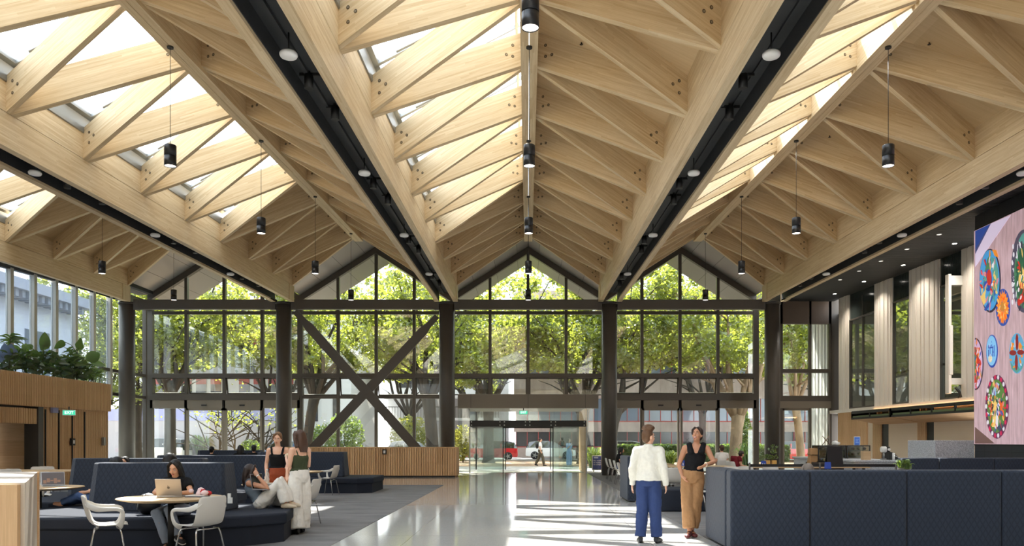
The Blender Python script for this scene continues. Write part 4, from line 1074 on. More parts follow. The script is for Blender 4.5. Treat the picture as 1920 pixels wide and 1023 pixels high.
for (x, y, rx, ry, cc) in ((1915, 525, 3, 12, YE), (1919, 535, 4, 6, YE), (1918, 560, 4, 9, RDc), (1913, 566, 3, 7, RDc), (1921, 520, 4, 8, YE)): ell('disc_flower', x, y, rx, ry, cc, .026, d3)
poly('teal_shape', [(1912, 452), (1918, 440), (1922, 436), (1924, 458)], TE, .03)
for k in range(9): ell('lace_loop', 1901+1.2*math.sin(k*2.1), 470+k*13-abs(k-4)*2, 1.6, 5, WH, .018, d3, 10)
d4 = ell('painted_disc', 1830, 682, 15, 49, DK); ell('disc_face', 1830, 682, 13.5, 46, ('lilac', (196, 170, 200)), .017, d4); ell('disc_face', 1829, 684, 9.5, 34, RDc, .021, d4); ell('disc_face', 1829, 684, 4, 20, GR, .025, d4)
for k in range(7): ell('disc_petal', 1833+7*math.sin(k*.5), 642+k*13, 1.8, 4, [PK, OR, WH, RDc][k % 4], .027, d4, 10)
d5 = ell('painted_disc', 1861, 658, 11, 31, NV); ell('disc_face', 1860.6, 657, 9.6, 28, ('pale_blue', (128, 186, 226)), .017, d5)
for k, (xo, w_) in enumerate(((-5, 1.2), (0, 7.5), (-2, 1), (3, 1), (6, 1))): poly('disc_script', [(1860+xo-w_/2, 648+k % 2*3), (1860+xo+w_/2, 646+k % 2*3), (1860+xo+w_/2, (652 if w_ > 2 else 668)), (1860+xo-w_/2, (653 if w_ > 2 else 668))], NV, .022+.001*k, .003, d5)
ell('disc_script', 1858.5, 672, 3.5, 7, ('cream', (214, 200, 170)), .022, d5)
d6 = ell('painted_disc', 1908, 662, 14.5, 38, ('lake', (92, 160, 196))); poly('disc_field', [(1896, 678), (1903, 688), (1908, 682), (1914, 692), (1921, 676), (1918, 690), (1908, 699), (1898, 691)], TE, .017, .003, d6)
poly('disc_field', [(1898, 640), (1902, 652), (1899, 660), (1896, 655)], OR, .017, .003, d6); poly('disc_field', [(1913, 640), (1919, 650), (1918, 660), (1913, 655)], OR, .017, .003, d6)
for (x, y, rx, ry) in ((1908.6, 641, 2.7, 15.5), (1901, 661, 6.5, 5), (1915.5, 660, 6.5, 5), (1907.5, 679, 2.6, 15)): ell('disc_leaf', x, y, rx, ry, ('crimson', (134, 40, 44)), .022, d6, 14)
d7 = ell('painted_disc', 1870.5, 762, 22, 60, ('plum', (96, 44, 76))); ell('disc_face', 1870, 761, 17.5, 50, ('moss', (84, 124, 62)), .017, d7)
for k in range(22):
    a = 2*math.pi*k/22; ell('rim_bead', 1870.3+19.7*math.cos(a), 761.5+55*math.sin(a), 1.9, 4.4, [('rose', (196, 40, 84)), WH][k % 2], .020, d7, 8)
poly('disc_field', [(1862, 800), (1864, 760), (1869, 742), (1873, 760), (1870, 800)], YE, .022, .004, d7); poly('disc_field', [(1875, 752), (1882, 752), (1885, 785), (1879, 775)], ('flame', (226, 96, 40)), .022, .004, d7)
poly('disc_field', [(1858, 790), (1860, 755), (1864, 745), (1862, 775)], ('rust', (204, 84, 40)), .023, .004, d7); poly('disc_field', [(1868, 805), (1871, 760), (1873, 745), (1875, 765), (1873, 802)], WH, .026, .003, d7); poly('disc_field', [(1861, 738), (1870, 716), (1876, 720), (1868, 742)], ('haze', (150, 186, 214)), .022, .004, d7)
poly('disc_field', [(1870, 802), (1880, 792), (1884, 800), (1876, 808)], ('deep', (60, 72, 92)), .027, .003, d7)
def dabs(parent, cx, cy_, rx, ry, d, cols, n, seed, r0=.25, r1=.95, size=1.0):
    rng = random.Random(seed); mb = MB(); mats = [SM(*c) for c in cols]
    for k in range(n):
        a = rng.uniform(0, 6.28); q = rng.uniform(r0, r1); x, y = cx+rx*q*math.cos(a), cy_+ry*q*math.sin(a); b = a+rng.uniform(-.8, .8); L, w_ = rng.uniform(.10, .22)*size, rng.uniform(.03, .08)*size
        pts = [(x+rx*(L*u*math.cos(b)-w_*v*math.sin(b)), y+ry*(L*u*math.sin(b)+w_*v*math.cos(b))) for u, v in ((-1, 0), (-.3, -1), (.5, -.8), (1, 0), (.5, .8), (-.3, 1))]
        if min(p[0] for p in pts) < 1829: continue
        p = [SP(px_, py_, d+.0005*(k % 5)) for px_, py_ in pts]; mb.hexa(p, [v-Vector((.003, 0, 0)) for v in p], rng.randrange(len(cols)))
    mb.build('painted_pattern', mats, parent)
dabs(d1, 1857, 525, 18, 56, .0335, [RDc, YE, WH, TE, PK, NV, OR], 46, 1, .35, .92); dabs(d3, 1922, 516, 21, 64, .030, [WH, ('lace', (78, 74, 92)), DK], 60, 2, .82, 1.05, .7); dabs(d3, 1922, 516, 16, 52, .031, [GR, YE, RDc, TE, WH], 30, 3, .1, .9)
dabs(d4, 1832, 682, 12, 44, .030, [WH, PK, OR, RDc, GR, NV], 60, 4, .1, .95); dabs(d5, 1860.5, 657, 8.5, 25, .0275, [NV, ('pale_blue', (128, 186, 226)), WH], 14, 5, .2, .7, .7)
dabs(d6, 1908, 664, 13.5, 36, .020, [TE, WH, BL, OR], 26, 6, .5, .95); dabs(d7, 1870, 761, 17, 49, .0305, [RDc, YE, GR, WH, NV, OR, PK, DK], 80, 7, .15, .95, .8)
dabs(d2, 1881.5, 575.5, 12, 31, .0235, [OR, YE, ('flame', (226, 96, 40))], 60, 8, .35, .85)
# ================================================================ CAFE
root = thing('cafe_canopy', 'long black framed canopy with timber underside over the cafe servery', 'canopy', (13.0, 21.5, 2.33))
for a, b in ((0, 7.1), (7.2, 10.6)):
    mb = MB(); mb.box((0, a, 0), (.06, b, .07)); mb.box((0, a, .22), (.06, b, .31)); 
    n = int((b-a)/1.2)
    for i in range(n+1): mb.box((.0, a+(b-a-.06)*i/n, 0), (.06, a+(b-a-.06)*i/n+.06, .31))
    mb.box((0, b-.06, 0), (1.0, b, .31)); mb.build('frame', BLACK, root)
    mb = MB(); mb.box((.03, a, .07), (.05, b, .14)); mb.build('menu_strip', flat('olive_strip', srgb(96, 112, 70), .5), root)
    mb = MB(); mb.hexa([(.07, a, 0), (1.06, a, -.2), (1.06, b-.07, -.2), (.07, b-.07, 0)], [(.07, a, .05), (1.06, a, .05), (1.06, b-.07, .05), (.07, b-.07, .05)], 0, (0, 1, 0)); mb.build('underside', wood('canopy_timber_%d' % a, srgb(222, 184, 142), srgb(190, 150, 108), stave=.11, blk=2.4), root)
    mb = MB(); mb.box((.85, a, .33), (1.0, b, .36)); mb.build('light_strip', flat('warm_strip', (1, .62, .3), .4, em=9), root)
    mb = MB(); mb.box((0.02, a, .31), (1.06, b, .33)); mb.build('top_plate', SLOT, root)
GRAN = NT('granite'); v_ = GRAN.n('TexVoronoi', i0=GRAN.obj()); GRAN.set(v_.inputs['Scale'], 90.0); q_ = GRAN.n('SeparateColor', i0=v_.outputs['Color'])
GRAN.p(col=GRAN.ramp(q_.outputs[0], (.2, srgb(150, 154, 160)), (.8, srgb(206, 209, 214))), rough=.4); GRAN = GRAN.mat
mb = MB(); mb.box((10.94, 21.46, 0), (12.0, 23.0, 1.5)); tag(mb.build('granite_pier', GRAN, loc=(10.94, 21.46, 0), bevel=.01), 'tall grey granite pier beside the big screen', 'counter')
root = thing('cafe_counter', 'long low grey granite cafe counter behind the display cabinets', 'counter', (9.6, 23.4, 0))
mb = MB(); mb.box((0, .05, 0), (1.3, 5.4, .86)); mb.build('counter_front', GRAN, root)
mb = MB(); mb.box((-.05, 0, .86), (1.32, 5.45, .92)); mb.build('worktop', GRAN, root, bevel=.01)
CAB = glassmat('cabinet_glass', (.8, .85, .82), .1)
food = [flat('bread', srgb(168, 120, 66), .8, var=.2, scale=20), flat('pastry', srgb(140, 92, 46), .8), flat('wrap', srgb(196, 176, 130), .7), flat('dark_cake', srgb(70, 46, 34), .6)]
foodi = 0
def cabinet(px0, px1, Y, z0, z1, label):
    global foodi
    x0, x1 = (px0-VX)*Y/FPX, (px1-VX)*Y/FPX; w_ = x1-x0; d = .55; h = z1-z0
    root = thing('display_cabinet', label, 'cabinet', (x0, Y, z0), 0, 'cafe display cabinets')
    mb = MB()
    for (a, b, c, e) in ((0, .03, 0, .03), (w_-.03, w_, 0, .03), (0, .03, d-.03, d), (w_-.03, w_, d-.03, d)): mb.box((a, c, 0), (b, e, h))
    mb.box((0, 0, h-.03), (w_, d, h)); mb.box((0, 0, 0), (w_, d, .03)); mb.build('frame', BLACK, root)
    mb = MB(); mb.box((.03, .005, .03), (w_-.03, .012, h-.03)); mb.build('glass_front', CAB, root)
    for q in (.34, .66):
        mb = MB(); mb.box((.03, .04, h*q), (w_-.03, d-.04, h*q+.012)); mb.build('shelf', FRAME, root)
    mb = MB(); mb.box((.03, d-.03, .03), (w_-.03, d-.02, h-.03)); mb.build('back_panel', flat('cabinet_back', srgb(176, 156, 124), .6), root)
    for q in (.0, .34, .66):
        n = max(2, int(w_/.16))
        for i in range(n):
            foodi += 1; mb = MB(); mb.ball((0, 0, .05), (.055, .09, .045), 8)
            o = mb.build('pastry', food[foodi % 4]); o.location = (x0+.1+i*(w_-.2)/max(1, n-1), Y+.22, z0+h*q+.03-.003)
            tag(o, 'small baked item behind the glass on the cabinet shelves', 'food', 'food in the display cabinets')
zt = EYE-10*25.6/FPX
root_c = thing('cabinet_base', 'dark base unit carrying the glass display cabinets', 'counter', (9.0, 25.4, 0))
mb = MB(); mb.box((0.1, 0, 0), (2.0, .75, .80)); mb.build('base_body', flat('base_dark', srgb(70, 60, 52), .6), root_c)
cabinet(1534, 1586, 25.5, .80, 1.34, 'glass display cabinet of food left of the black stand')
cabinet(1588, 1632, 25.5, .80, 1.34, 'glass display cabinet of food under the small blue poster')
root = thing('standing_board', 'black tapered standing board in front of the display cabinets', 'sign', (8.75, 22.6, 0))
mb = MB(); mb.hexa([(-.27, 0, 0), (.27, 0, 0), (.27, .03, 0), (-.27, .03, 0)], [(-.2, .18, 1.32), (.2, .18, 1.32), (.2, .21, 1.32), (-.2, .21, 1.32)]); mb.build('front_panel', BLACK, root)
mb = MB(); mb.hexa([(-.27, .5, 0), (.27, .5, 0), (.27, .53, 0), (-.27, .53, 0)], [(-.2, .2, 1.30), (.2, .2, 1.30), (.2, .23, 1.30), (-.2, .23, 1.30)]); mb.build('rear_panel', BLACK, root)
root = thing('small_poster', 'small blue poster in a stand on top of the display cabinet', 'poster', P(1607, 835, 25.6))
mb = MB(); mb.box((-.1, .0, 0), (.1, .02, .29)); mb.box((-.08, .02, 0), (.08, .14, .012)); mb.build('frame', WHITE, root)
mb = MB(); mb.box((-.085, -.006, .02), (.085, 0, .275)); mb.build('poster_sheet', flat('poster_blue', srgb(62, 108, 196), .5), root)
mb = MB(); [mb.box((-.05, -.009, .10+.045*k), (.05-.02*(k % 2), -.006, .115+.045*k)) for k in range(3)]; mb.build('printed_lines', flat('poster_pale', srgb(150, 186, 232), .5), root)
root = thing('crossed_sticks', 'two wooden sticks crossed upright on the display cabinet', 'ornament', P(1549, 834.5, 25.7))
mb = MB(); mb.cyl((-.12, 0, .012), (.1, .02, .3), .012, .012, 8); mb.build('stick', flat('dark_wood', srgb(96, 66, 44), .6), root); mb = MB(); mb.cyl((.14, .03, .012), (-.1, .05, .3), .012, .012, 8); mb.build('stick', flat('dark_wood', srgb(96, 66, 44), .6), root)
root = thing('white_pot', 'white pot on the display cabinet right of the crossed sticks', 'pot', P(1566, 834.5, 25.75)); mb = MB(); mb.lathe([(.08, 0), (.11, .05), (.1, .11), (.07, .13), (.02, .15)], n=14); mb.build('pot_body', WHITE, root); mb = MB(); mb.tube([(.09, 0, .1), (.15, 0, .09), (.14, 0, .04), (.1, 0, .03)], .012, 6); mb.build('handle', WHITE, root)
root = thing('paper_bag_stack', 'heap of brown paper bags at the left end of the cabinets', 'bags', P(1527, 870, 25.6))
for i, (dx, w_, h, z) in enumerate(((0, .3, .3, 0), (.03, .34, .22, .3))):
    mb = MB(); mb.hexa([(-w_/2+dx, 0, z), (w_/2+dx, 0, z), (w_/2+dx, .3, z), (-w_/2+dx, .3, z)], [(-w_/2.6+dx, .05, z+h), (w_/2.2+dx, .05, z+h*.9), (w_/2.2+dx, .25, z+h*.85), (-w_/2.6+dx, .25, z+h)]); mb.build('paper_bag', flat('kraft', srgb(176, 136, 92), .8), root, bevel=.02)
root['label'] = 'brown paper bags heaped at the left end of the cabinets'
root.location.z = .0; 
mb = MB(); mb.box((-.3, -.05, 0), (.3, .4, .735)); mb.build('bag_stand', flat('base_dark', srgb(70, 60, 52), .6), root)
for ch in kids(root):
    if ch.name.startswith('paper_bag'): ch.location.z = .735
root = thing('timber_box', 'small pale timber box on the granite counter', 'box', P(1631, 862, 23.6)); root.location = (10.05, 23.75, .92)
mb = MB(); mb.box((-.11, -.1, 0), (.11, .1, .26)); mb.box((-.09, -.08, .25), (.09, .08, .262), 1); mb.build('box_body', [TABLEWOOD, SLOT], root)
root = thing('espresso_grinder', 'white domed coffee grinder on the granite counter', 'grinder', (10.58, 23.75, .92))
mb = MB(); mb.box((-.05, -.08, 0), (.05, .1, .05)); mb.cyl((0, 0, .03), (0, 0, .25), .03, .03, 10); mb.build('stand', ALU, root)
mb = MB(); mb.tube([(-.08, 0, .31), (-.06, 0, .31), (.06, 0, .31), (.08, 0, .31)], [.07, .09, .09, .07], 16); mb.build('motor_housing', WHITE, root)
mb = MB(); mb.cyl((.1, -.02, .31), (.15, -.02, .31), .085, .085, 16); mb.cyl((.12, -.11, .31), (.12, -.10, .31), .04, .04, 12, 1); mb.build('dial', [BLACK, WHITE], root)
root = thing('coffee_machine', 'low black coffee machine on the granite counter by the pier', 'coffee machine', (10.92, 23.85, .92))
mb = MB(); mb.hexa([(-.17, -.12, 0), (.2, -.12, 0), (.2, .2, 0), (-.17, .2, 0)], [(-.17, -.1, .26), (-.02, -.1, .2), (-.02, .2, .2), (-.17, .2, .26)]); mb.build('machine_body', BLACK, root, bevel=.02)
mb = MB(); mb.lathe([(.035, 0), (.035, .2), (.02, .21)], (-.10, -.22, 0), 12); mb.build('milk_jug', WHITE, root); mb = MB(); mb.tube([(-.05, -.12, .14), (.02, -.17, .1), (.1, -.18, .05)], .012, 6); mb.build('steam_wand', CHROME, root)
# rope barrier
root = thing('queue_barrier', 'black belt queue barrier on slim posts before the cafe', 'barrier', (5.8, 20.5, 0))
for x in (1.7, 3.65): 
    mb = MB(); mb.cyl((x, 0, .02), (x, 0, .93), .025, .025, 10); mb.lathe([(.17, 0), (.17, .02), (.03, .05)], (x, 0, 0), 16); mb.build('post', FRAME, root)
mb = MB(); mb.cyl((-.1, 0, .02), (-.1, 0, .93), .025, .025, 10); mb.lathe([(.17, 0), (.17, .02), (.03, .05)], (-.1, 0, 0), 16); mb.build('post', FRAME, root)
mb = MB(); mb.box((-.1, -.006, .82), (3.65, .006, .89)); mb.build('belt', BLACK, root)
# pale vertical blade on the wall
root = thing('wall_blade_light', 'white vertical blade box fixed to the ribbed wall beside the near window', 'wall fitting', (13.55, 26.0, 3.0))
mb = MB(); mb.box((0, -.28, .0), (.1, -.05, 3.85)); mb.box((.02, -.3, .6), (.14, -.03, 2.2)); mb.build('blade_housing', RIB, root, bevel=.02); mb = MB(); mb.box((.1, -.25, 3.5), (.5, -.05, 3.8)); mb.build('wall_bracket', WHITE, root); mb = MB(); mb.box((.1, -.25, .3), (.5, -.05, .5)); mb.build('wall_bracket', WHITE, root)
mb = MB(); mb.tube([(.2, -.3, .2), (.3, -.36, .05), (.36, -.34, -.1), (.28, -.3, -.12)], .04, 8); mb.build('motor', BLACK, root)
# ================================================================ FURNITURE
def inset(poly, d):
    cx = sum(p[0] for p in poly)/len(poly); cy_ = sum(p[1] for p in poly)/len(poly)
    return [(x+(cx-x)*d/max(.01, math.hypot(cx-x, cy_-y)), y+(cy_-y)*d/max(.01, math.hypot(cx-x, cy_-y))) for x, y in poly]
def bench(label, seat, backs, zb=1.16, name='banquette'):
    ox, oy = seat[0]; root = thing(name, label, 'bench seat', (ox, oy, 0), 0, 'navy banquettes')
    L = lambda pl: [(x-ox, y-oy) for x, y in pl]
    mb = MB(); mb.prism(inset(L(seat), .04), 0.006, .27); mb.build('plinth', NAVYP, root)
    mb = MB(); mb.prism(L(seat), .27, .44); mb.build('seat_cushion', NAVYP, root, bevel=.035, seg=3)
    for bot, top in backs:
        b0, t0 = L(bot), L(top); mb = MB(); mb.hexa([(x, y, .44) for x, y in b0], [(x, y, zb) for x, y in t0]); mb.build('backrest', NAVY, root, bevel=.02)
    return root
def wedge(x0, x1, y0, y1, ch=.16, e=.07):
    bot = [(x0, y0+ch), (x0+ch, y0), (x1-ch*.3, y0), (x1, y0+ch*.3), (x1, y1), (x0, y1)]
    return bot, [(x0+e, y0+ch+e), (x0+ch+e*.6, y0+e*1.4), (x1-ch*.3-e*.6, y0+e*1.4), (x1-e*.7, y0+ch*.3+e), (x1-e*.7, y1-e), (x0+e, y1-e)]
bench('navy quilted banquette in front, with the woman at her laptop on it', [(-7.6, 10.9), (-4.55, 10.9), (-3.9, 11.35), (-3.55, 11.8), (-3.75, 13.0), (-4.3, 13.5), (-7.6, 13.3)], [wedge(-6.66, -4.52, 11.95, 12.55)])
bench('navy quilted banquette at left behind the paper strewn round table', [(-10.2, 13.9), (-8.2, 13.7), (-6.0, 14.0), (-5.8, 16.6), (-10.2, 16.6)], [wedge(-8.72, -6.1, 15.0, 15.5)])
bench('navy quilted banquette in the middle, behind the woman with black tank top', [(-8.6, 17.0), (-5.6, 17.0), (-5.4, 19.4), (-8.8, 19.4)], [wedge(-8.5, -5.75, 18.0, 18.5)])
bench('navy quilted banquette beside the timber desk, a white armchair before it', [(-8.4, 22.6), (-4.75, 22.5), (-4.37, 22.75), (-4.4, 24.6), (-8.4, 24.8)], [wedge(-8.0, -5.33, 23.3, 24.0)])
bench('navy quilted banquette farthest back at left, two heads above it', [(-11.8, 26.5), (-9.0, 26.5), (-9.0, 28.6), (-11.8, 28.6)], [wedge(-11.4, -9.1, 27.3, 27.8)])
# right side booths
def booth(label, x0, y0, mods, zb=1.10, th=.26, side=None):
    root = thing('booth_screen', label, 'booth', (x0, y0, 0), 0, 'navy booth screens'); x = 0
    for w_ in mods:
        mb = MB(); mb.box((x+.006, 0, .03), (x+w_-.006, th, zb)); mb.build('quilted_panel', NAVY, root, bevel=.035, seg=3); x += w_
    mb = MB(); mb.box((.05, .03, 0.006), (x-.05, th-.03, .05)); mb.build('plinth', BLACK, root)
    if side:
        mb = MB(); mb.box((.0, th+.012, .03), (.24, side, zb)); mb.build('end_panel', NAVY, root, bevel=.035, seg=3)
    return root
r_ = booth('long dark navy booth screen in front at right, a woman leaning on its corner', 2.72, 10.72, [1.08, 1.3, 1.27, 1.3, 1.3], side=1.5)
mb = MB(); mb.box((.28, .28, .006), (6.2, .85, .44)); mb.build('seat_cushion', NAVYP, r_, bevel=.03)
booth('navy booth end screen standing behind the man in the white sweater', 2.42, 19.35, [.24], th=1.6, zb=1.11)
root = thing('ottoman', 'dark navy block seat between the two standing people at right', 'ottoman', (2.72, 16.75, 0)); mb = MB(); mb.box((0, 0, .01), (1.08, 1.1, .47)); mb.build('seat_block', NAVYP, root, bevel=.03, seg=3); mb = MB(); mb.box((.05, .05, 0.006), (1.03, 1.05, .02)); mb.build('plinth', BLACK, root)
booth('navy booth screen under the big screen at far right', 8.3, 17.7, [.83, 1.22, 1.6], zb=1.11)
# chairs
SHELL = flat('chair_shell', srgb(206, 203, 196), .4)
def chair(label, x, y, rz, arms=True, group='white shell chairs'):
    root = thing('shell_chair', label, 'chair', (x, y, .006 if (x < -2.8 or x > 2.74) else 0), rz, group)
    prof = [(-.23, .435, .17), (-.19, .45, .205), (-.05, .435, .22), (.09, .435, .225), (.17, .46, .225), (.22, .53, .222), (.25, .64, .222), (.275, .75, .215), (.285, .80, .20), (.288, .815, .17)]
    mb = MB(); nu = 9
    for y_, z_, hw in prof:
        for k in range(nu):
            u = -1+2*k/(nu-1); s_ = min(1, max(0, (y_-.1)/.12))
            mb.v.append(Vector((u*hw, y_-.05*u*u*s_, z_+.022*u*u*(1-s_))))
    for i in range(len(prof)-1):
        for k in range(nu-1): mb.f.append([i*nu+k, i*nu+k+1, (i+1)*nu+k+1, (i+1)*nu+k]); mb.m.append(0); mb.sm.append(True); mb.ud.append(None)
    o = mb.build('seat_shell', SHELL, root); q = o.modifiers.new('t', 'SOLIDIFY'); q.thickness = .012; q.offset = 0; o.modifiers.new('s', 'SUBSURF').render_levels = 1
    if arms:
        for s in (-1, 1):
            mb = MB(); pp, rr_ = spline([(s*.17, .232, .735), (s*.212, .20, .70), (s*.25, .12, .662), (s*.27, .0, .655), (s*.275, -.10, .652), (s*.274, -.158, .625), (s*.268, -.165, .56), (s*.252, -.15, .49), (s*.215, -.13, .445), (s*.17, -.12, .432)], 4, [(.004, .02), (.008, .036), (.009, .034), (.010, .025), (.010, .023), (.010, .023), (.010, .025), (.010, .032), (.008, .045), (.005, .05)]); mb.tube(pp, rr_, 10, ref=(1, 0, 0)); mb.build('armrest', SHELL, root)
    for sx_ in (-1, 1):
        for sy_ in (-1, 1):
            mb = MB(); mb.tube([(sx_*.11, sy_*.10, .415), (sx_*.165, sy_*.14, .40), (sx_*.18, sy_*.15, .36), (sx_*.225, sy_*.215, .0)], .0105, 8); mb.build('leg', CHROME, root)
    mb = MB(); mb.tube([(-.165, -.14, .405), (.165, -.14, .405)], .01, 6); mb.tube([(-.165, .14, .405), (.165, .14, .405)], .01, 6); mb.build('seat_frame', CHROME, root)
    return root
chA = chair('white shell armchair at left of the front round table', -5.22, 9.95, R(118))
chB = chair('white shell armchair at right of the front round table', -4.05, 9.9, R(-118))
def ch(label, x, y, rz): return dup(chA, (x, y, .006 if (x < -2.8 or x > 2.74) else 0), rz, label)
ch('white shell armchair before the banquette by the timber desk', (616-VX)*22.0/FPX, 22.0, R(-100))
ch('white shell armchair with a beige bag on it, beside the reclining woman', (522-VX)*12.5/FPX-.05, 12.95, R(150))
ch('white shell armchair behind the papers on the left round table', (92-VX)*15.6/FPX, 14.6, R(110)).location.y = 15.2
ch('white shell armchair behind the woman in the black tank top', (515-VX)*15.8/FPX, 15.8, R(10))
chS = chair('armless white shell chair by the right column, nearest the column', 3.28, 30.8, R(90), False, 'armless white shell chairs')
def cs(label, x, y, rz): return dup(chS, (x, y, .006), rz, label)
cs('armless white shell chair second from the right column', 3.24, 29.0, R(90)); cs('armless white shell chair third from the right column', 3.2, 27.2, R(90)); cs('armless white shell chair nearest the booth end screen behind the man', 3.02, 24.4, R(75))
cs('armless white shell chair seen between the standing man and woman', (1264-VX)*20/FPX, 20.0, R(175)); cs('armless white shell chair edge on, just left of the leaning woman', 3.42, 16.2, R(80))
for i, (px, Y, rz) in enumerate(((90, 17.6, 180), (38, 19.4, 175), (62, 20.4, 0), (78, 20.6, 5), (12, 19.2, 190))):
    cs(['armless white shell chair facing away, above the armchair at far left', 'armless white shell chair at the long back table, left one', 'armless white shell chair across the long back table, middle one', 'armless white shell chair across the long back table, right one', 'armless white shell chair at the long back table, cut by the frame'][i], (px-VX)*Y/FPX, Y, R(rz))
for i, (px, Y) in enumerate(((1545, 14.9), (1598, 14.9), (1640, 14.9), (1375, 20.4), (1402, 20.6), (1450, 20.5))):
    cs('armless shell chair peeping over the right booth screen, %s of six from the left' % ORD[(i+3) % 6], (px-VX)*Y/FPX, Y, R(180 if i < 3 else 0)).location.z = .006
# tables
def rtable(label, x, y, d=1.3, h=.74, group='round tables'):
    root = thing('round_table', label, 'table', (x, y, .006 if (x < -2.8 or x > 2.74) else 0), 0, group); r = d/2
    mb = MB(); mb.lathe([(r*.82, h-.042), (r*.97, h-.018), (r, h-.010), (r, h-.004), (r-.006, h)], n=56); mb.build('tabletop', TABLEWOOD, root)
    mb = MB(); mb.cyl((0, 0, .02), (0, 0, h-.04), .038, .038, 16); mb.lathe([(.2, h-.06), (.22, h-.042)], n=20); mb.build('pedestal', BLACK, root)
    mb = MB(); mb.lathe([(.30, 0), (.30, .012), (.05, .03)], n=32); mb.build('base_disc', BLACK, root)
    return root
rtable('pale round table in front with the laptop on it', -4.73, 10.62, 1.32)
rtable('pale round table at far left with an open laptop and papers', -7.9, 12.95, 1.3)
rtable('small pale round table the two women stand at', -4.38, 13.88, 1.1)
rtable('pale round table before the banquette by the desk, half hidden by the olive top', (567-VX)*19.5/FPX, 19.6, .95)
def ltable(label, x, y, w_, d, h=.74, rz=0):
    root = thing('long_table', label, 'table', (x, y, .006), rz, 'long tables')
    mb = MB(); mb.box((0, 0, h-.035), (w_, d, h)); mb.build('tabletop', TABLEWOOD, root, bevel=.006)
    for a in (.12, w_-.18):
        for b in (.08, d-.14): mb = MB(); mb.box((a, b, 0), (a+.06, b+.06, h-.035)); mb.build('leg', BLACK, root)
    return root
ltable('long pale table at far left in front of the slatted doors', -14.2, 20.2-.2, 4.6, .8)
ltable('long pale table behind the leaning woman on the right', 6.3, 22.6, 3.4, .9)
ltable('long pale table beyond the chairs by the right column', 3.75, 25.2, .9, 6.0)
ltable('pale table seen between the standing man and woman', 4.1, 23.2, 1.9, .9)
# desk
root = thing('reception_desk', 'long low reception desk clad in vertical timber slats', 'desk', (-10.2, 32.6, 0))
mb = MB(); mb.box((0.03, .05, .0), (7.28, 1.28, 1.19)); mb.build('desk_body', flat('desk_core', srgb(150, 108, 70), .7), root)
mb = MB(); n = 104
for i in range(n): mb.box((i*.0704, -.012*(i % 3), .06), (i*.0704+.053, .05, 1.2), 0, (0, 0, 1))
mb.build('front_slats', SLAT, root)
mb = MB()
for i in range(17): mb.box((7.27, .04+i*.074, .06), (7.32, .04+i*.074+.048, 1.2), 0, (0, 0, 1))
mb.build('end_slats', SLAT, root)
mb = MB(); mb.box((0, -.03, 1.19), (7.33, 1.3, 1.22)); mb.build('desk_top', SLAT, root)
mb = MB(); mb.box((.06, .04, .001), (7.25, 1.2, .06)); mb.build('plinth', BLACK, root)
mb = MB(); mb.box((4.31, -.05, .93), (4.47, -.024, 1.13)); mb.box((4.35, -.054, .97), (4.43, -.05, 1.09), 1); mb.build('card_reader', [BLACK, WHITE], root)
# near left joinery unit
A_, B_ = (-4.71, 7.5), (-6.24, 10.2)
root = thing('joinery_unit', 'pale topped timber slatted unit cut by the left frame edge', 'cabinet', (A_[0], A_[1], 0))
mb = MB(); pl = [(0, 0), (B_[0]-A_[0], B_[1]-A_[1]), (-4.2, 2.7), (-2.6, 0)]; mb.prism(pl[::-1], 0.006, 1.10); mb.build('carcass', flat('pale_laminate', srgb(202, 190, 174), .5), root)
mb = MB()
for i in range(8): mb.box((-.26-i*.30, -.05, .006), (-.06-i*.30+.02, 0, 1.085-.003*(i % 2)), 0, (0, 0, 1))
mb.build('front_slats', SLAT, root)
d_ = Vector((B_[0]-A_[0], B_[1]-A_[1], 0)); nn = Vector((d_.y, -d_.x, 0)).normalized()*.02
mb = MB(); p0 = d_*.94; mb.hexa([p0+Vector((0, 0, .006)), d_+Vector((0, 0, .006)), d_+nn+Vector((0, 0, .006)), p0+nn+Vector((0, 0, .006))], [p0+Vector((0, 0, 1.1)), d_+Vector((0, 0, 1.1)), d_+nn+Vector((0, 0, 1.1)), p0+nn+Vector((0, 0, 1.1))]); mb.build('edge_strip', SLAT, root)
# ---------------------------------------------------------------- small things
def laptop(label, x, y, z, rz, col, ang=108, screen=False, logo=True, s=1.0):
    root = thing('laptop', label, 'laptop', (x, y, z), rz)
    w_, d = .34*s, .235*s; m_ = flat(col[0], col[1], .35, .5)
    mb = MB(); mb.box((-w_/2, -d/2, 0), (w_/2, d/2, .014)); mb.build('base', m_, root, bevel=.004)
    mb = MB(); mb.box((-w_/2+.02, -d/2+.09, .014), (w_/2-.02, d/2-.02, .016)); mb.build('keyboard', BLACK, root)
    # lid hinged at +y, user at -y
    mb = MB(); mb.box((-w_/2, -.004, 0), (w_/2, .004, d)); o = mb.build('lid', m_, root, bevel=.003); o.location = (0, d/2, .014); o.rotation_euler = (R(90-ang), 0, 0)
    mb = MB(); mb.box((-w_/2+.01, -.0055, .012), (w_/2-.01, -.004, d-.01)); mb.build('screen', flat('laptop_picture', srgb(88, 84, 86), .3, em=.25, var=0) if screen else flat('laptop_dark', srgb(24, 25, 28), .2), o)
    if screen:
        mb = MB(); [mb.box((-w_/2+.03+.05*k, -.007, .03+.02*(k % 3)), (-w_/2+.075+.05*k, -.0056, .09+.03*(k % 2))) for k in range(5)]; mb.build('screen_content', flat('laptop_content', srgb(140, 110, 92), .3, em=.25), o)
    if logo:
        lm = MB(); lm.tube([(0, .0042, d*.5), (0, .0062, d*.5)], [.017, .017], 16, flat=1.0); lm.tube([(.006, .0045, d*.5+.024), (.006, .0060, d*.5+.024)], .006, 8); lm.build('emblem', flat('emblem_dark', srgb(70, 66, 62), .3), o)
    return root
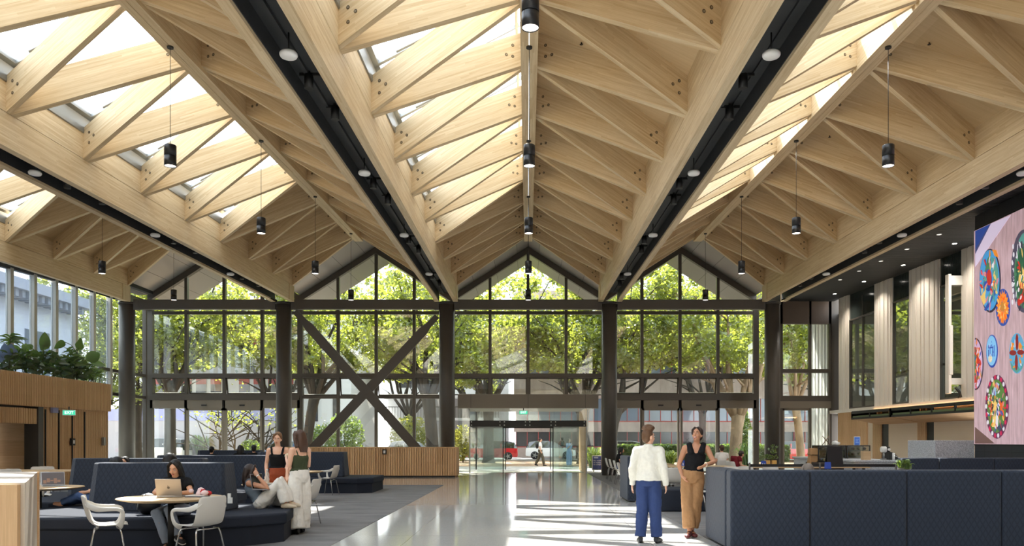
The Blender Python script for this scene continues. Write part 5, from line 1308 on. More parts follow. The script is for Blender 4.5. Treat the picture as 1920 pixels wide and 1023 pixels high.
laptop('silver laptop open on the front round table', -4.74, 10.72, .7475, R(180), ('laptop_silver', srgb(156, 151, 146)), 104)
laptop('open laptop with a picture on screen on the far left round table', -7.75, 13.1, .7475, R(35), ('laptop_grey', srgb(190, 192, 196)), 115, True, False)
laptop('grey laptop on the lap of the reclining woman', -4.08, 12.45, .735, R(78), ('laptop_slate', srgb(150, 150, 154)), 100, False, False)
root = thing('red_white_cloth', 'crumpled red and white patterned pouch on the front table', 'cloth', (-4.38, 10.7, .775))
mb = MB(); rng = random.Random(5)
for k in range(9): mb.ball((rng.uniform(-.12, .1), rng.uniform(-.05, .05), rng.uniform(.0, .06)), (rng.uniform(.03, .06), .04, rng.uniform(.02, .045)), 8, k % 2)
mb.build('cloth_folds', [flat('cloth_red', srgb(186, 40, 48), .8), flat('cloth_white', srgb(226, 200, 200), .8)], root)
root = thing('notebook', 'dark closed notebook under the red and white pouch', 'notebook', (-4.4, 10.68, .7475)); mb = MB(); mb.box((-.13, -.1, 0), (.13, .1, .012)); mb.build('cover', flat('book_slate', srgb(70, 74, 88), .5), root); mb = MB(); mb.box((-.125, -.095, .012), (.125, .095, .022)); mb.build('pages', WHITE, root)
root = thing('papers', 'loose white papers by the left arm of the woman at the laptop', 'paper', (-5.0, 10.72, .7475)); mb = MB(); mb.box((-.12, -.08, 0), (.1, .08, .004)); mb.rbox((.02, .01, .006), (.2, .14, .004), .3); mb.build('sheet', WHITE, root)
root = thing('pencil_case', 'dark navy zipped pouch on the far left round table', 'pouch', (-8.15, 12.62, .7475)); mb = MB(); mb.box((-.2, -.07, 0), (.2, .07, .055)); mb.build('pouch_body', flat('pouch_navy', srgb(30, 36, 58), .6), root, bevel=.02); mb = MB(); mb.box((-.17, -.01, .055), (.17, .01, .06)); mb.build('zip', BLACK, root)
root = thing('cable', 'black charging cable curled beside the pouch on the left table', 'cable', (-7.9, 12.72, .7475)); mb = MB(); mb.tube([(-.15, 0, .008), (-.05, .06, .03), (.05, .05, .07), (.12, -.02, .03), (.16, -.06, .008)], .006, 6); mb.build('cable_wire', BLACK, root)
tx, ty = -4.3, 13.85
root = thing('water_bottle', 'clear water bottle with white cap on the small round table', 'bottle', (tx-.17, ty-.1, .7475)); mb = MB(); mb.lathe([(.033, 0), (.037, .01), (.037, .17), (.016, .22), (.016, .235)], n=16); mb.build('bottle_body', glassmat('bottle_plastic', (.9, .95, .95), .12, .05, .25, (.8, .85, .85)), root); mb = MB(); mb.lathe([(.019, .232), (.019, .258)], n=12); mb.build('cap', WHITE, root)
root = thing('food_tub', 'small tub with a yellow lid on the round table', 'tub', (tx-.40, ty-.05, .7475)); mb = MB(); mb.lathe([(.06, 0), (.072, .10)], n=16); mb.build('tub_body', CAB, root); mb = MB(); mb.lathe([(.077, .1), (.077, .118), (.06, .125)], n=16); mb.build('lid', flat('yellow_lid', srgb(214, 186, 40), .5), root)
root = thing('food_plate', 'white plate of food on the small round table', 'plate', (tx+.02, ty-.24, .7475)); mb = MB(); mb.lathe([(.06, 0), (.11, .016), (.105, .02), (.055, .008)], n=20); mb.build('plate_dish', WHITE, root); mb = MB(); mb.ball((0, 0, .02), (.06, .05, .022), 8); mb.build('food', flat('olive_food', srgb(120, 118, 52), .7), root)
root = thing('tote_bag', 'beige canvas bag lying on the white armchair seat', 'bag', ((522-VX)*12.5/FPX-.05, 12.95, .455)); mb = MB(); mb.ball((0, 0, .10), (.17, .13, .10), 12); mb.build('bag_body', flat('canvas', srgb(196, 176, 140), .8), root); mb = MB(); mb.tube([(-.1, -.1, .12), (-.06, -.16, .2), (.06, -.16, .2), (.1, -.1, .12)], .01, 6); mb.build('strap', flat('strap_brown', srgb(120, 92, 62), .8), root)
root = thing('backpack', 'black backpack on the seat beside the woman at the laptop', 'bag', (-5.42, 11.45, .44)); mb = MB(); mb.ball((0, 0, .15), (.18, .13, .16), 12); mb.build('bag_body', BLACK, root); mb = MB(); mb.tube([(-.1, -.12, .08), (-.06, -.17, .2), (0, -.1, .29)], .014, 6); mb.build('strap', ALU, root)
root = thing('power_outlet', 'white power outlet on the end of the front banquette back', 'outlet', (-4.46, 11.9, .56)); mb = MB(); mb.box((.0, .0, 0), (.07, .03, .09)); mb.build('outlet_box', WHITE, root, bevel=.005); mb = MB(); mb.box((.0, 0.005, .09), (.045, .03, .15)); mb.build('plug', WHITE, root)
SB = flat('table_sign_blue', srgb(40, 70, 158), .5)
def tsign(label, x, y, z=.746):
    root = thing('table_sign', label, 'sign', (x, y, z), 0, 'blue table signs')
    mb = MB(); mb.hexa([(-.07, -.04, 0), (.07, -.04, 0), (.07, .04, 0), (-.07, .04, 0)], [(-.07, -.01, .17), (.07, -.01, .17), (.07, .01, .17), (-.07, .01, .17)]); mb.build('card', SB, root)
    mb = MB(); [mb.rbox((-.03+.06*k, -.034, .06), (.022, .004, .07), 0, 0, R(-10)) for k in range(2)]; mb.build('white_marks', WHITE, root)
tsign('blue folded table sign right of the leaning woman', 6.75, 22.85); tsign('blue folded table sign left of the leaning woman', 4.6, 23.5); tsign('blue folded table sign on the table by the right column', 3.95, 30.2)
root = thing('table_sign', 'blue folded table sign behind the front booth screen before the cabinets', 'sign', (6.35, 16.9, .9), 0, 'blue table signs')
mb = MB(); mb.hexa([(-.06, -.04, 0), (.06, -.04, 0), (.06, .04, 0), (-.06, .04, 0)], [(-.06, -.01, .14), (.06, -.01, .14), (.06, .01, .14), (-.06, .01, .14)]); mb.build('card', SB, root); mb = MB(); mb.cyl((0, 0, -.893), (0, 0, 0.005), .015, .015, 8); mb.lathe([(.14, -.893), (.14, -.88)], n=16); mb.build('stand', FRAME, root)
for i, (px, lb) in enumerate(((1439, 'small yellow timber planter, left one of the pair on the long table'), (1451, 'small yellow timber planter with a tall sprig, right one of the pair'))):
    x = (px-VX)*23/FPX; root = thing('table_planter', lb, 'planter', (x, 23.0, .746), 0, 'table planters')
    mb = MB(); mb.box((-.065, -.065, 0), (.065, .065, .18)); mb.build('pot', flat('pot_yellow', srgb(206, 164, 90), .6), root, bevel=.005)
    lm = MB(); rng = random.Random(60+i)
    for k in range(60): leaf_at(lm, rng, Vector((rng.gauss(0, .06), rng.gauss(0, .06), .22+rng.random()*(.12 if i == 0 else .42))), .07)
    lm.build('foliage', LEAFD, root)
o = strap('small spiky plant poking over the front booth screen at right', 7.35, 15.6, .17, 34, 33, .14); o.name = 'spiky_plant'; o['group'] = 'spiky plants'; o.location.z = .95
root = thing('plant_stand', 'slim stand holding the spiky plant behind the right booth', 'stand', (7.35, 15.6, .006)); mb = MB(); mb.lathe([(.15, 0), (.15, .02), (.02, .04), (.02, .8), (.1, .82), (.12, .95)], n=16); mb.build('stand_body', FRAME, root)
for lb, px, py, w_, h, m_ in (('black fire alarm call point on the slatted doors', 137, 828, .18, .24, BLACK), ('grey switch plate on the slatted pier', 195, 827, .12, .3, ALU), ('small white reader box on the recessed slats', 47, 823, .12, .12, WHITE), ('small lilac notice on the slatted doors', 103, 768, .3, .2, LILAC)):
    X = 15.52 if px != 47 else 16.9; Y = X*FPX/(VX-px); root = thing('wall_device', lb, 'wall fitting', (-X, Y, EYE-(py-VY)*Y/FPX), 0, 'fittings on the timber wall')
    mb = MB(); mb.box((-.06, -w_/2, -h/2), (.03, w_/2, h/2)); mb.build('cover', m_, root); 
    if px == 137: mb = MB(); mb.box((.03, -.05, -.06), (.036, .05, .06)); mb.build('label_plate', WHITE, root)
# ---------------------------------------------------------------- planter plants
PLEAF = leafmat('planter_leaf', (.04, .085, .025), (.14, .22, .03)); PBLUE = leafmat('bluish_leaf', (.14, .19, .30), (.1, .14, .2)); PDARK = leafmat('planter_dark', (.022, .046, .018), (.07, .12, .02))
def bigleaf(mb, base, tip, wid, droop=.1, m=0, notch=False):
    base = Vector(base); tip = Vector(tip); d = tip-base; L = d.length; d.normalize(); s = d.cross(Vector((1, .25, .15))).normalized() if abs(d.z) < .4 else d.cross(Vector((.55, -.85, 0))).cross(d).normalized()
    s = d.cross(Vector((.8, -.5, .2))).normalized(); n = s.cross(d)
    prof = [(0, .05), (.12, .7), (.3, 1), (.55, .95), (.78, .62), (.93, .25), (1, .02)]; b = len(mb.v)
    for t_, w_ in prof:
        c = base+d*L*t_-Vector((0, 0, droop*t_*t_)); ww = wid*w_*(.72 if notch and .5 < t_ < .9 else 1)
        mb.v += [c-s*ww+n*ww*.25, c, c+s*ww+n*ww*.25]
    for i in range(len(prof)-1):
        for k in range(2): mb.f.append([b+i*3+k, b+i*3+k+1, b+(i+1)*3+k+1, b+(i+1)*3+k]); mb.m.append(m); mb.sm.append(True); mb.ud.append(None)
XPn = -16.25
def PL(px, py, dx=0.0):
    Y = -(XPn+dx)*FPX/(VX-px); return Vector((XPn+dx, Y, EYE-(py-VY)*Y/FPX))
def potplant(name, label, px, build):
    b = PL(px, 700); b.z = 3.34; root = thing(name, label, 'plant', b, 0, 'plants in the ledge planter'); lm = MB(); sm_ = MB(); build(lm, sm_, lambda x, y, dx=0.0: PL(x, y, dx)-b)
    if lm.f: lm.build('foliage', [PLEAF, PBLUE, PDARK], root)
    if sm_.f: sm_.build('stem', flat('stem_green', srgb(70, 78, 44), .7), root)
def b_drac(lm, st, q):
    rng = random.Random(1); c = q(19, 628); st.tube([(0, 0, 0), (.02, 0, .5), c], [.03, .03, .02], 6)
    for k in range(36):
        a = rng.uniform(0, 6.28); L = rng.uniform(.3, .55); up = rng.uniform(-.1, .6); o = Vector((math.cos(a), math.sin(a), 0)); s = c-Vector((0, 0, rng.uniform(0, .35)))
        bigleaf(lm, s, s+o*L+Vector((0, 0, up*.5)), .028, .22)
def b_blue(lm, st, q):
    for a, b in (((8, 668), (2, 640)), ((14, 668), (16, 641)), ((4, 678), (-12, 650)), ((18, 672), (24, 650))): st.tube([(0, 0, 0), q(*a)], .012, 5); bigleaf(lm, q(*a), q(*b)+Vector((.1, 0, 0)), .15, .05, 1)
def b_fid(lm, st, q):
    st.tube([(0, 0, 0), q(80, 665), q(82, 655)], .014, 6); bigleaf(lm, q(82, 656), q(84, 622), .19, 0); bigleaf(lm, q(82, 650), q(93, 634), .1, 0); bigleaf(lm, q(81, 656), q(74, 645), .1, 0)
    for k in range(5): bigleaf(lm, q(78, 672), q(66+k*8, 652+(k % 2)*8), .05, .05)
def b_bird(lm, st, q):
    st.tube([(0, 0, 0), q(144, 660), q(133, 646), q(122, 641)], .012, 6); bigleaf(lm, q(122, 641), q(101, 648), .13, .1); st.tube([(0, 0, 0), q(145, 660), q(147, 652)], .012, 6); bigleaf(lm, q(146, 656), q(152, 633), .17, 0, 0, True)
def b_phil(lm, st, q):
    st.tube([(0, 0, 0), q(165, 680)], .014, 6); bigleaf(lm, q(161, 675), q(187, 662), .22, .0); bigleaf(lm, q(160, 674), q(154, 684), .12, .05); bigleaf(lm, q(172, 682), q(198, 680), .12, .1)
def b_fern(x0, x1, y0, y1, seed, n, dark=True, w_=.05):
    def f(lm, st, q):
        rng = random.Random(seed)
        for k in range(n):
            px = rng.uniform(x0, x1); py = rng.uniform(y0, y1); c = q(px, py, rng.uniform(-.7, .2)); a = rng.uniform(0, 6.28); L = rng.uniform(.15, .4)
            bigleaf(lm, c, c+Vector((math.cos(a)*L, math.sin(a)*L, rng.uniform(-.05, .3))), w_*rng.uniform(.6, 1.4), .12, 2 if dark and rng.random() < .75 else 0)
        for k in range(6): st.tube([(0, rng.uniform(-.3, .3), 0), q(rng.uniform(x0, x1), (y0+y1)/2)], .012, 5)
    return f
potplant('dracaena', 'spiky dracaena rising highest at the left end of the planter', 16, b_drac); potplant('blue_leaved_plant', 'plant with broad bluish leaves at the left end of the planter', 8, b_blue)
potplant('fiddle_leaf_plant', 'plant with an upright broad lobed leaf above the planter', 80, b_fid); potplant('bird_of_paradise', 'plant with one arching leaf and one upright notched leaf', 142, b_bird); potplant('philodendron', 'philodendron with a big tilted leaf near the right end of the planter', 168, b_phil)
potplant('dark_foliage_plant', 'dense dark foliage plant filling the left part of the planter', 30, b_fern(0, 62, 660, 696, 21, 170)); potplant('dark_foliage_plant', 'dense dark foliage plant below the upright lobed leaf', 78, b_fern(50, 105, 664, 700, 22, 170)); potplant('dark_foliage_plant', 'dense dark foliage plant below the arching leaf', 130, b_fern(98, 150, 672, 708, 23, 170)); potplant('dark_foliage_plant', 'dense dark foliage plant under the philodendron', 160, b_fern(145, 176, 684, 712, 24, 120))
potplant('bushy_dracaena', 'bushy narrow leaved plant rising left of the upright notched leaf', 136, b_fern(124, 148, 657, 682, 25, 90, False, .03)); potplant('small_palm', 'small palm with thin fronds at the right end of the planter', 178, b_fern(168, 190, 690, 712, 26, 60, False, .022)); potplant('broad_green_plant', 'bright green broad leaved plant right of the bluish leaves', 45, b_fern(34, 60, 652, 672, 27, 26, False, .09))
# ================================================================ PEOPLE
FOLD = bpy.data.textures.new('folds', 'CLOUDS'); FOLD.noise_scale = .11; FOLD.noise_depth = 2
def remesh(mb, name, mat_, parent, vox, smooth=3, fold=0):
    me = mb.mesh('tmp', mat_); o = bpy.data.objects.new('tmp', me); COL.objects.link(o)
    r = o.modifiers.new('r', 'REMESH'); r.mode = 'VOXEL'; r.voxel_size = vox; r.use_smooth_shade = True
    if smooth: s = o.modifiers.new('s', 'SMOOTH'); s.factor = .5; s.iterations = smooth
    if fold:
        dm = o.modifiers.new('d', 'DISPLACE'); dm.texture = FOLD; dm.strength = fold; dm.mid_level = .38; dm.texture_coords = 'LOCAL'
    me2 = bpy.data.meshes.new_from_object(o.evaluated_get(bpy.context.evaluated_depsgraph_get()))
    bpy.data.objects.remove(o); bpy.data.meshes.remove(me)
    me2.name = name; me2.materials.clear(); me2.materials.append(mat_)
    n = bpy.data.objects.new(name, me2); COL.objects.link(n); n.parent = parent; return n
SKIN = {'light': flat('skin_light', srgb(226, 178, 150), .5), 'tan': flat('skin_tan', srgb(190, 136, 104), .5), 'mid': flat('skin_mid', srgb(212, 160, 128), .5)}
def cloth(n, c):
    n = 'cloth_'+n
    if n in _mc: return _mc[n]
    t = NT(n); o = t.obj(); col = srgb(*c); f = t.noise(o, 30, 4, .6); f2 = t.noise(t.map(o, (1, 1, .45)), 9, 3, .5)
    t.p(col=t.mix(f, tuple(x*.88 for x in col), tuple(min(1, x*1.1) for x in col)), rough=.85, spec=.2); t.bump(f2, .55, .03); _mc[n] = t.mat; return t.mat
HAIRM = lambda n, c: flat('hair_'+n, srgb(*c), .5, 0, .4, .25, 60)
BASE = dict(pel=(0, 0, .95), waist=(0, -.005, 1.08), chest=(0, 0, 1.26), neck=(0, .012, 1.435), head=(0, -.015, 1.585),
            shL=(.16, .01, 1.375), elL=(.205, .03, 1.11), wrL=(.215, -.05, .875), hipL=(.085, 0, .92), knL=(.095, -.015, .49), anL=(.095, .02, .085), toL=(.115, -.14, .03))
for k_ in list(BASE):
    if k_.endswith('L'): x, y, z = BASE[k_]; BASE[k_[:-1]+'R'] = (-x, y, z)
SEAT = dict(pel=(0, 0, .55), waist=(0, .0, .67), chest=(0, -.01, .86), neck=(0, -.02, 1.03), head=(0, -.05, 1.17), shL=(.16, -.01, .97), elL=(.2, -.05, .72), wrL=(.14, -.3, .68), hipL=(.09, -.02, .54), knL=(.1, -.44, .53), anL=(.1, -.42, .085), toL=(.11, -.57, .03))
for k_ in list(SEAT):
    if k_.endswith('L'): x, y, z = SEAT[k_]; SEAT[k_[:-1]+'R'] = (-x, y, z)
def hand(mb, w_, d, s, side, curl=.5, palm=None):
    d = d.normalized(); n = Vector(palm) if palm else Vector((side, 0, 0)); n = (n-d*n.dot(d)).normalized(); a = d.cross(n)
    mb.tube([w_-d*.02*s, w_+d*.03*s, w_+d*.085*s], [(.03*s, .019*s), (.04*s, .016*s), (.038*s, .013*s)], 8, ref=a)
    for i, (o, L) in enumerate(((-.03, .062), (-.01, .072), (.011, .068), (.031, .053))):
        b = w_+d*.08*s+a*o*s; f = a*o*.25
        c1 = b+(d*(1-curl*.25)+f-n*curl*.35).normalized()*L*.5*s; c2 = c1+(d*(1-curl*.9)+f-n*curl*.9).normalized()*L*.5*s
        mb.tube([b-d*.02*s, b, c1, c2], [.0095*s, .0095*s, .009*s, .0075*s], 6)
    b = w_+d*.025*s-a*.03*s
    mb.tube([b+a*.01*s, b+(-a*.5+d*.6-n*.3).normalized()*.035*s, b+(-a*.35+d*.9-n*.4).normalized()*.065*s], [.013*s, .011*s, .009*s], 6)
def person(label, loc, rz, H=1.65, pose=None, base=BASE, skin='light', top=None, bottom=None, shoes=None, hair=None, yaw=0, pitch=0, roll=0, vox=.010, face=True, curl=(.5, .5), smile=False, fem=True, group=None, palm=(None, None)):
    J = dict(base); J.update(pose or {})
    s = H/1.7 if base is BASE else H/1.66
    J = {k: Vector(v)*s for k, v in J.items()}
    root = thing('person', label, 'person', loc, rz, group)
    lat = (J['shL']-J['shR']).normalized(); hl = (J['hipL']-J['hipR']).normalized()
    up = (J['chest']-J['pel']).normalized()
    wq = 1.0 if fem else 1.06
    tors = [J['pel']-(J['waist']-J['pel']).normalized()*.045*s, J['pel'], J['waist'], J['chest'], J['chest'].lerp(J['neck'], .6), J['neck']]
    trad = [(.13, .10), (.165 if fem else .155, .115), (.122 if fem else .145, .092), (.148*wq, .108), (.125*wq, .085), (.052, .055)]
    trad = [(a*s, b*s) for a, b in trad]
    B = MB()
    B.tube(tors, trad, 16, ref=lat)
    B.tube([J['shR'], J['chest'].lerp(J['neck'], .72), J['shL']], [.05*s, .062*s, .05*s], 10)
    hb = J['head']-Vector((0, -.01, .07))*s
    B.tube([J['neck']-(J['neck']-J['chest'])*.2, J['neck'], hb], [.062*s, .05*s, .047*s], 12)
    for q, sd in (('L', 1), ('R', -1)):
        sh, el, wr = J['sh'+q], J['el'+q], J['wr'+q]
        B.tube([sh, sh.lerp(el, .3), sh.lerp(el, .75), el, el.lerp(wr, .25), el.lerp(wr, .7), wr], [r*s for r in (.05, .047, .039, .037, .038, .029, .024)], 10)
        B.ball(sh, .052*s, 10)
        hd = J.get('hd'+q, wr+(wr-el).normalized()*.1)-wr
        hand(B, wr, hd, s, sd, curl[0 if q == 'L' else 1], palm[0 if q == 'L' else 1])
        hp, kn, an, to = J['hip'+q], J['kn'+q], J['an'+q], J['to'+q]
        B.tube([hp, hp.lerp(kn, .4), kn, kn.lerp(an, .3), kn.lerp(an, .75), an], [r*s for r in (.088, .078, .055, .055, .04, .035)], 12)
        B.tube([an-(to-an).normalized()*.035*s-Vector((0, 0, .045*s)), an.lerp(to, .45)-Vector((0, 0, .01*s)), to], [.032*s, .036*s, .028*s], 8)
    # head
    M = Matrix.Rotation(R(yaw), 3, 'Z') @ Matrix.Rotation(R(roll), 3, 'Y') @ Matrix.Rotation(R(pitch), 3, 'X')
    hc = J['head']; T = lambda x, y, z: hc + M @ (Vector((x, y, z))*s)
    def hb_(mb, c, r, n=14): mb.ball(T(*c), tuple(v*s for v in r), n, 0, M)
    hb_(B, (0, .015, .022), (.072, .09, .098), 18); hb_(B, (0, -.022, -.03), (.057, .064, .078), 16); hb_(B, (0, -.055, -.086), (.026, .026, .02)); hb_(B, (0, -.062, .035), (.045, .028, .03))
    B.tube([T(0, -.083, .02), T(0, -.1, -.008), T(0, -.106, -.022), T(0, -.086, -.03)], [.008*s, .011*s, .013*s, .012*s], 8)
    for sd in (-1, 1):
        hb_(B, (sd*.034, -.058, -.025), (.026, .025, .022), 10)
        if not (hair and hair[0] in ('mid', 'long')): hb_(B, (sd*.073, .012, -.008), (.012, .022, .032), 10)
    remesh(B, 'body', SKIN[skin], root, vox, 2)
    if face:
        E = MB()
        for sd in (-1, 1):
            E.ball(T(sd*.029, -.079, .012), (.0115*s, .008*s, .0045*s), 10, 0, M); E.ball(T(sd*.029, -.085, .012), (.005*s, .0045*s, .0046*s), 8, 1, M)
        E.build('eyes', [flat('eye_white', srgb(230, 226, 220), .3), flat('eye_dark', srgb(40, 28, 22), .2)], root)
        W = MB()
        for sd in (-1, 1): W.tube([T(sd*.014, -.0885, .033), T(sd*.031, -.087, .038), T(sd*.046, -.076, .032)], [.0035*s, .004*s, .0025*s], 6)
        W.build('eyebrows', HAIRM('brow', (60, 44, 34)), root)
        Lp = MB()
        if smile:
            Lp.ball(T(0, -.083, -.056), (.027*s, .012*s, .014*s), 12, 0, M); Lp.ball(T(0, -.087, -.053), (.021*s, .011*s, .007*s), 10, 1, M)
        else: Lp.ball(T(0, -.085, -.055), (.021*s, .010*s, .0075*s), 10, 0, M)
        Lp.build('lips', [flat('lip', srgb(176, 92, 86), .4), WHITE], root)
    # clothing
    if top:
        kind, mt = top['kind'], top['mat']; C = MB(); e = top.get('e', .012)*s
        hem = top.get('hem', .0); low = J['pel'].lerp(J['waist'], hem) if hem >= 0 else J['pel']+(J['pel']-J['waist'])*(-hem)
        hr = top.get('hr', (.165, .12)); up1 = J['chest'].lerp(J['neck'], top.get('neckl', .35))
        C.tube([low, J['waist'], J['chest'], up1], [((hr[0])*s+e, hr[1]*s+e*.6), (trad[2][0]+e+top.get('loose', 0)*s, trad[2][1]+e+top.get('loose', 0)*s*.6), (trad[3][0]+e, trad[3][1]+e), ((.135*wq)*s+e, .092*s+e)], 18, ref=lat)
        fwd = lat.cross(up); fwd = fwd if fwd.dot(Vector((0, -1, 0))) > 0 else -fwd
        if kind in ('tank', 'cami', 'vest'):
            rr = {'tank': .017, 'cami': .007, 'vest': .042}[kind]*s
            for q in ('L', 'R'):
                a = J['sh'+q].lerp(J['neck'], {'tank': .30, 'cami': .28, 'vest': .34}[kind]); a = a+up*.045*s
                off = lat*(.088 if q == 'L' else -.088)*s
                if kind == 'vest': off = off*.86
                C.tube([up1+off+fwd*.09*s, a+fwd*.035*s, a-fwd*.03*s, up1+off-fwd*.08*s], [rr*1.3, rr, rr, rr*1.3], 8)
            if kind == 'vest':
                C.tube([up1-up*.05*s+lat*.05*s-fwd*.08*s, J['neck']-up*.07*s-fwd*.045*s, up1-up*.05*s-lat*.05*s-fwd*.08*s], [.04*s, .045*s, .04*s], 8)
        else:
            C.tube([up1, J['chest'].lerp(J['neck'], .75), J['neck']+up*.005], [((.14*wq)*s+e, .09*s+e), (.11*s+e, .075*s+e), (.058*s+e*.6, .058*s+e*.6)], 16, ref=lat)
            C.tube([J['shR'], J['chest'].lerp(J['neck'], .72), J['shL']], [.052*s+e, .064*s+e, .052*s+e], 12)
            if kind == 'sweater': C.tube([J['neck']-up*.01*s, J['neck']+up*.045*s], [.066*s, .062*s], 14)
            for q in ('L', 'R'):
                sh, el, wr = J['sh'+q], J['el'+q], J['wr'+q]
                C.ball(sh, .056*s+e*1.1, 12)
                if kind == 'sweater': C.tube([sh, sh.lerp(el, .5), el, el.lerp(wr, .5), wr], [.05*s+e, .046*s+e, .041*s+e, .036*s+e, .028*s+e], 12)
                else: C.tube([sh, sh.lerp(el, top.get('slv', .5))], [.058*s+e, .056*s+e], 12)
        remesh(C, top.get('name', 'top'), mt, root, vox, 3, .03 if kind == 'sweater' else .016)
    if bottom:
        C = MB(); w1, w2, w3 = bottom['w']; end = bottom.get('end', .95)
        hi = J['pel'].lerp(J['waist'], bottom.get('rise', .55))
        C.tube([J['pel']-(J['waist']-J['pel']).normalized()*.105*s, J['pel']-(J['waist']-J['pel']).normalized()*.03*s, hi], [(.13*s, .118*s), (.184*s, .14*s), (.16*s, .124*s)], 18, ref=hl)
        for q in ('L', 'R'):
            hp, kn, an = J['hip'+q], J['kn'+q], J['an'+q]
            C.tube([hp+(hp-kn).normalized()*.03*s, hp.lerp(kn, .35), kn, kn.lerp(an, .5), kn.lerp(an, end)], [.098*s, w1*s, (w1+w2)/2*s, w2*s, w3*s], 16)
        remesh(C, bottom.get('name', 'trousers'), bottom['mat'], root, vox, 3, .03)
    if shoes:
        for q in ('L', 'R'):
            an, to = J['an'+q], J['to'+q]; d = (to-an); d2 = d.normalized(); C = MB()
            dn = Vector((0, 0, -1)); dn = (dn-d2*dn.dot(d2)).normalized()
            C.tube([an-d2*.05*s+dn*.035*s, an+dn*.03*s, an.lerp(to, .5)+dn*.02*s, to+dn*.002, to+d2*.035*s], [(.033*s, .05*s), (.04*s, .058*s), (.045*s, .042*s), (.045*s, .03*s), (.025*s, .018*s)], 12, ref=lat)
            o = remesh(C, 'shoe', shoes[0], root, max(.007, vox*.8), 2)
            if len(shoes) > 1:
                S = MB(); S.tube([an-d2*.055*s+dn*.075*s, an.lerp(to, .5)+dn*.05*s, to+d2*.03*s+dn*.022*s], [(.04*s, .012*s), (.047*s, .012*s), (.036*s, .011*s)], 10, ref=lat); S.build('sole', shoes[1], o)
    if hair:
        C = MB(); k = hair[0]
        hb_(C, (0, .03, .042), (.081, .092, .092), 16); hb_(C, (0, .055, -.01), (.074, .062, .085), 14)
        if k == 'long':
            for sd in (-1, 1): C.tube([T(sd*.02, -.045, .125), T(sd*.068, -.045, .07), T(sd*.083, -.02, -.02), T(sd*.092, .0, -.13), T(sd*.10, -.03, -.25), T(sd*.09, -.05, -.36)], [.014*s, .024*s, .025*s, .034*s, .036*s, .018*s], 8)
            C.tube([T(0, .08, .05), T(0, .1, -.08), T(0, .1, -.2), T(0, .09, -.32)], [(.07*s, .05*s), (.085*s, .045*s), (.09*s, .04*s), (.07*s, .025*s)], 12, ref=M @ Vector((1, 0, 0)))
        elif k == 'mid':
            C.tube([T(0, .06, .06), T(0, .085, -.05), T(0, .09, -.15), T(0, .085, -.25)], [(.078*s, .06*s), (.092*s, .058*s), (.096*s, .052*s), (.075*s, .03*s)], 14, ref=M @ Vector((1, 0, 0)))
            for sd in (-1, 1): C.tube([T(sd*.03, -.05, .115), T(sd*.074, -.035, .05), T(sd*.088, .0, -.05), T(sd*.09, .03, -.17)], [.016*s, .024*s, .03*s, .03*s], 8)
        elif k == 'bun':
            hb_(C, (0, .11, .03), (.04, .038, .04)); 
            for sd in (-1, 1): C.tube([T(sd*.02, -.05, .12), T(sd*.068, -.04, .07), T(sd*.08, .0, .0)], [.012*s, .018*s, .016*s], 8)
        elif k == 'topknot':
            rg = random.Random(4)
            hb_(C, (0, .01, .12), (.078, .09, .055), 14)
            for i in range(70):
                a_, b_ = rg.uniform(0, 6.28), rg.uniform(0, 1.5); hb_(C, (.078*math.cos(a_)*math.cos(b_), .01+.09*math.sin(a_)*math.cos(b_), .12+.06*math.sin(b_)), (.021, .021, .016), 8)
        elif k == 'cap':
            hb_(C, (0, .0, .075), (.088, .1, .06)); C.tube([T(0, -.07, .06), T(0, -.16, .05)], [(.07*s, .01*s), (.05*s, .006*s)], 10, ref=M @ Vector((1, 0, 0)))
        remesh(C, 'hair', hair[1], root, max(vox, .008), 1)
    return root, T, J, s
BLK = HAIRM('black', (22, 20, 20)); BRN = HAIRM('brown', (74, 50, 36)); LBR = HAIRM('light_brown', (120, 88, 60)); DBR = HAIRM('dark_brown', (46, 32, 26)); GRY = HAIRM('grey', (120, 108, 98))
WHT = cloth('white_cotton', (226, 222, 214)); JEAN = cloth('blue_denim', (50, 66, 108)); PJEAN = cloth('pale_denim', (150, 162, 180)); BLKC = cloth('black', (24, 24, 26))
CANVAS = (flat('canvas_black', srgb(30, 30, 32), .7), flat('rubber_white', srgb(222, 220, 214), .5))
# woman at the laptop
r, T, J, s = person('woman with long black hair in black tee typing at a laptop', (-4.93, 11.3, 0), 0, 1.6,
    dict(pel=(0, .03, .545), waist=(0, .015, .67), chest=(0, -.04, .86), neck=(0, -.075, 1.015), head=(0, -.115, 1.145), shL=(.155, -.055, .955), shR=(-.155, -.055, .955),
         elL=(.26, -.16, .80), wrL=(.15, -.38, .81), hdL=(.09, -.48, .80), elR=(-.27, -.16, .80), wrR=(-.12, -.36, .81), hdR=(-.04, -.46, .80), knR=(-.11, -.44, .53), anR=(.02, -.40, .09), toR=(.03, -.55, .045), knL=(.08, -.46, .57), anL=(.20, -.45, .21), toL=(.31, -.55, .14)), SEAT,
    'mid', dict(kind='tee', mat=BLKC, slv=.5, hem=0), dict(mat=PJEAN, w=(.085, .065, .06)), CANVAS, ('long', BLK), pitch=22, palm=((0, 0, 1), (0, 0, 1)), curl=(.6, .6))
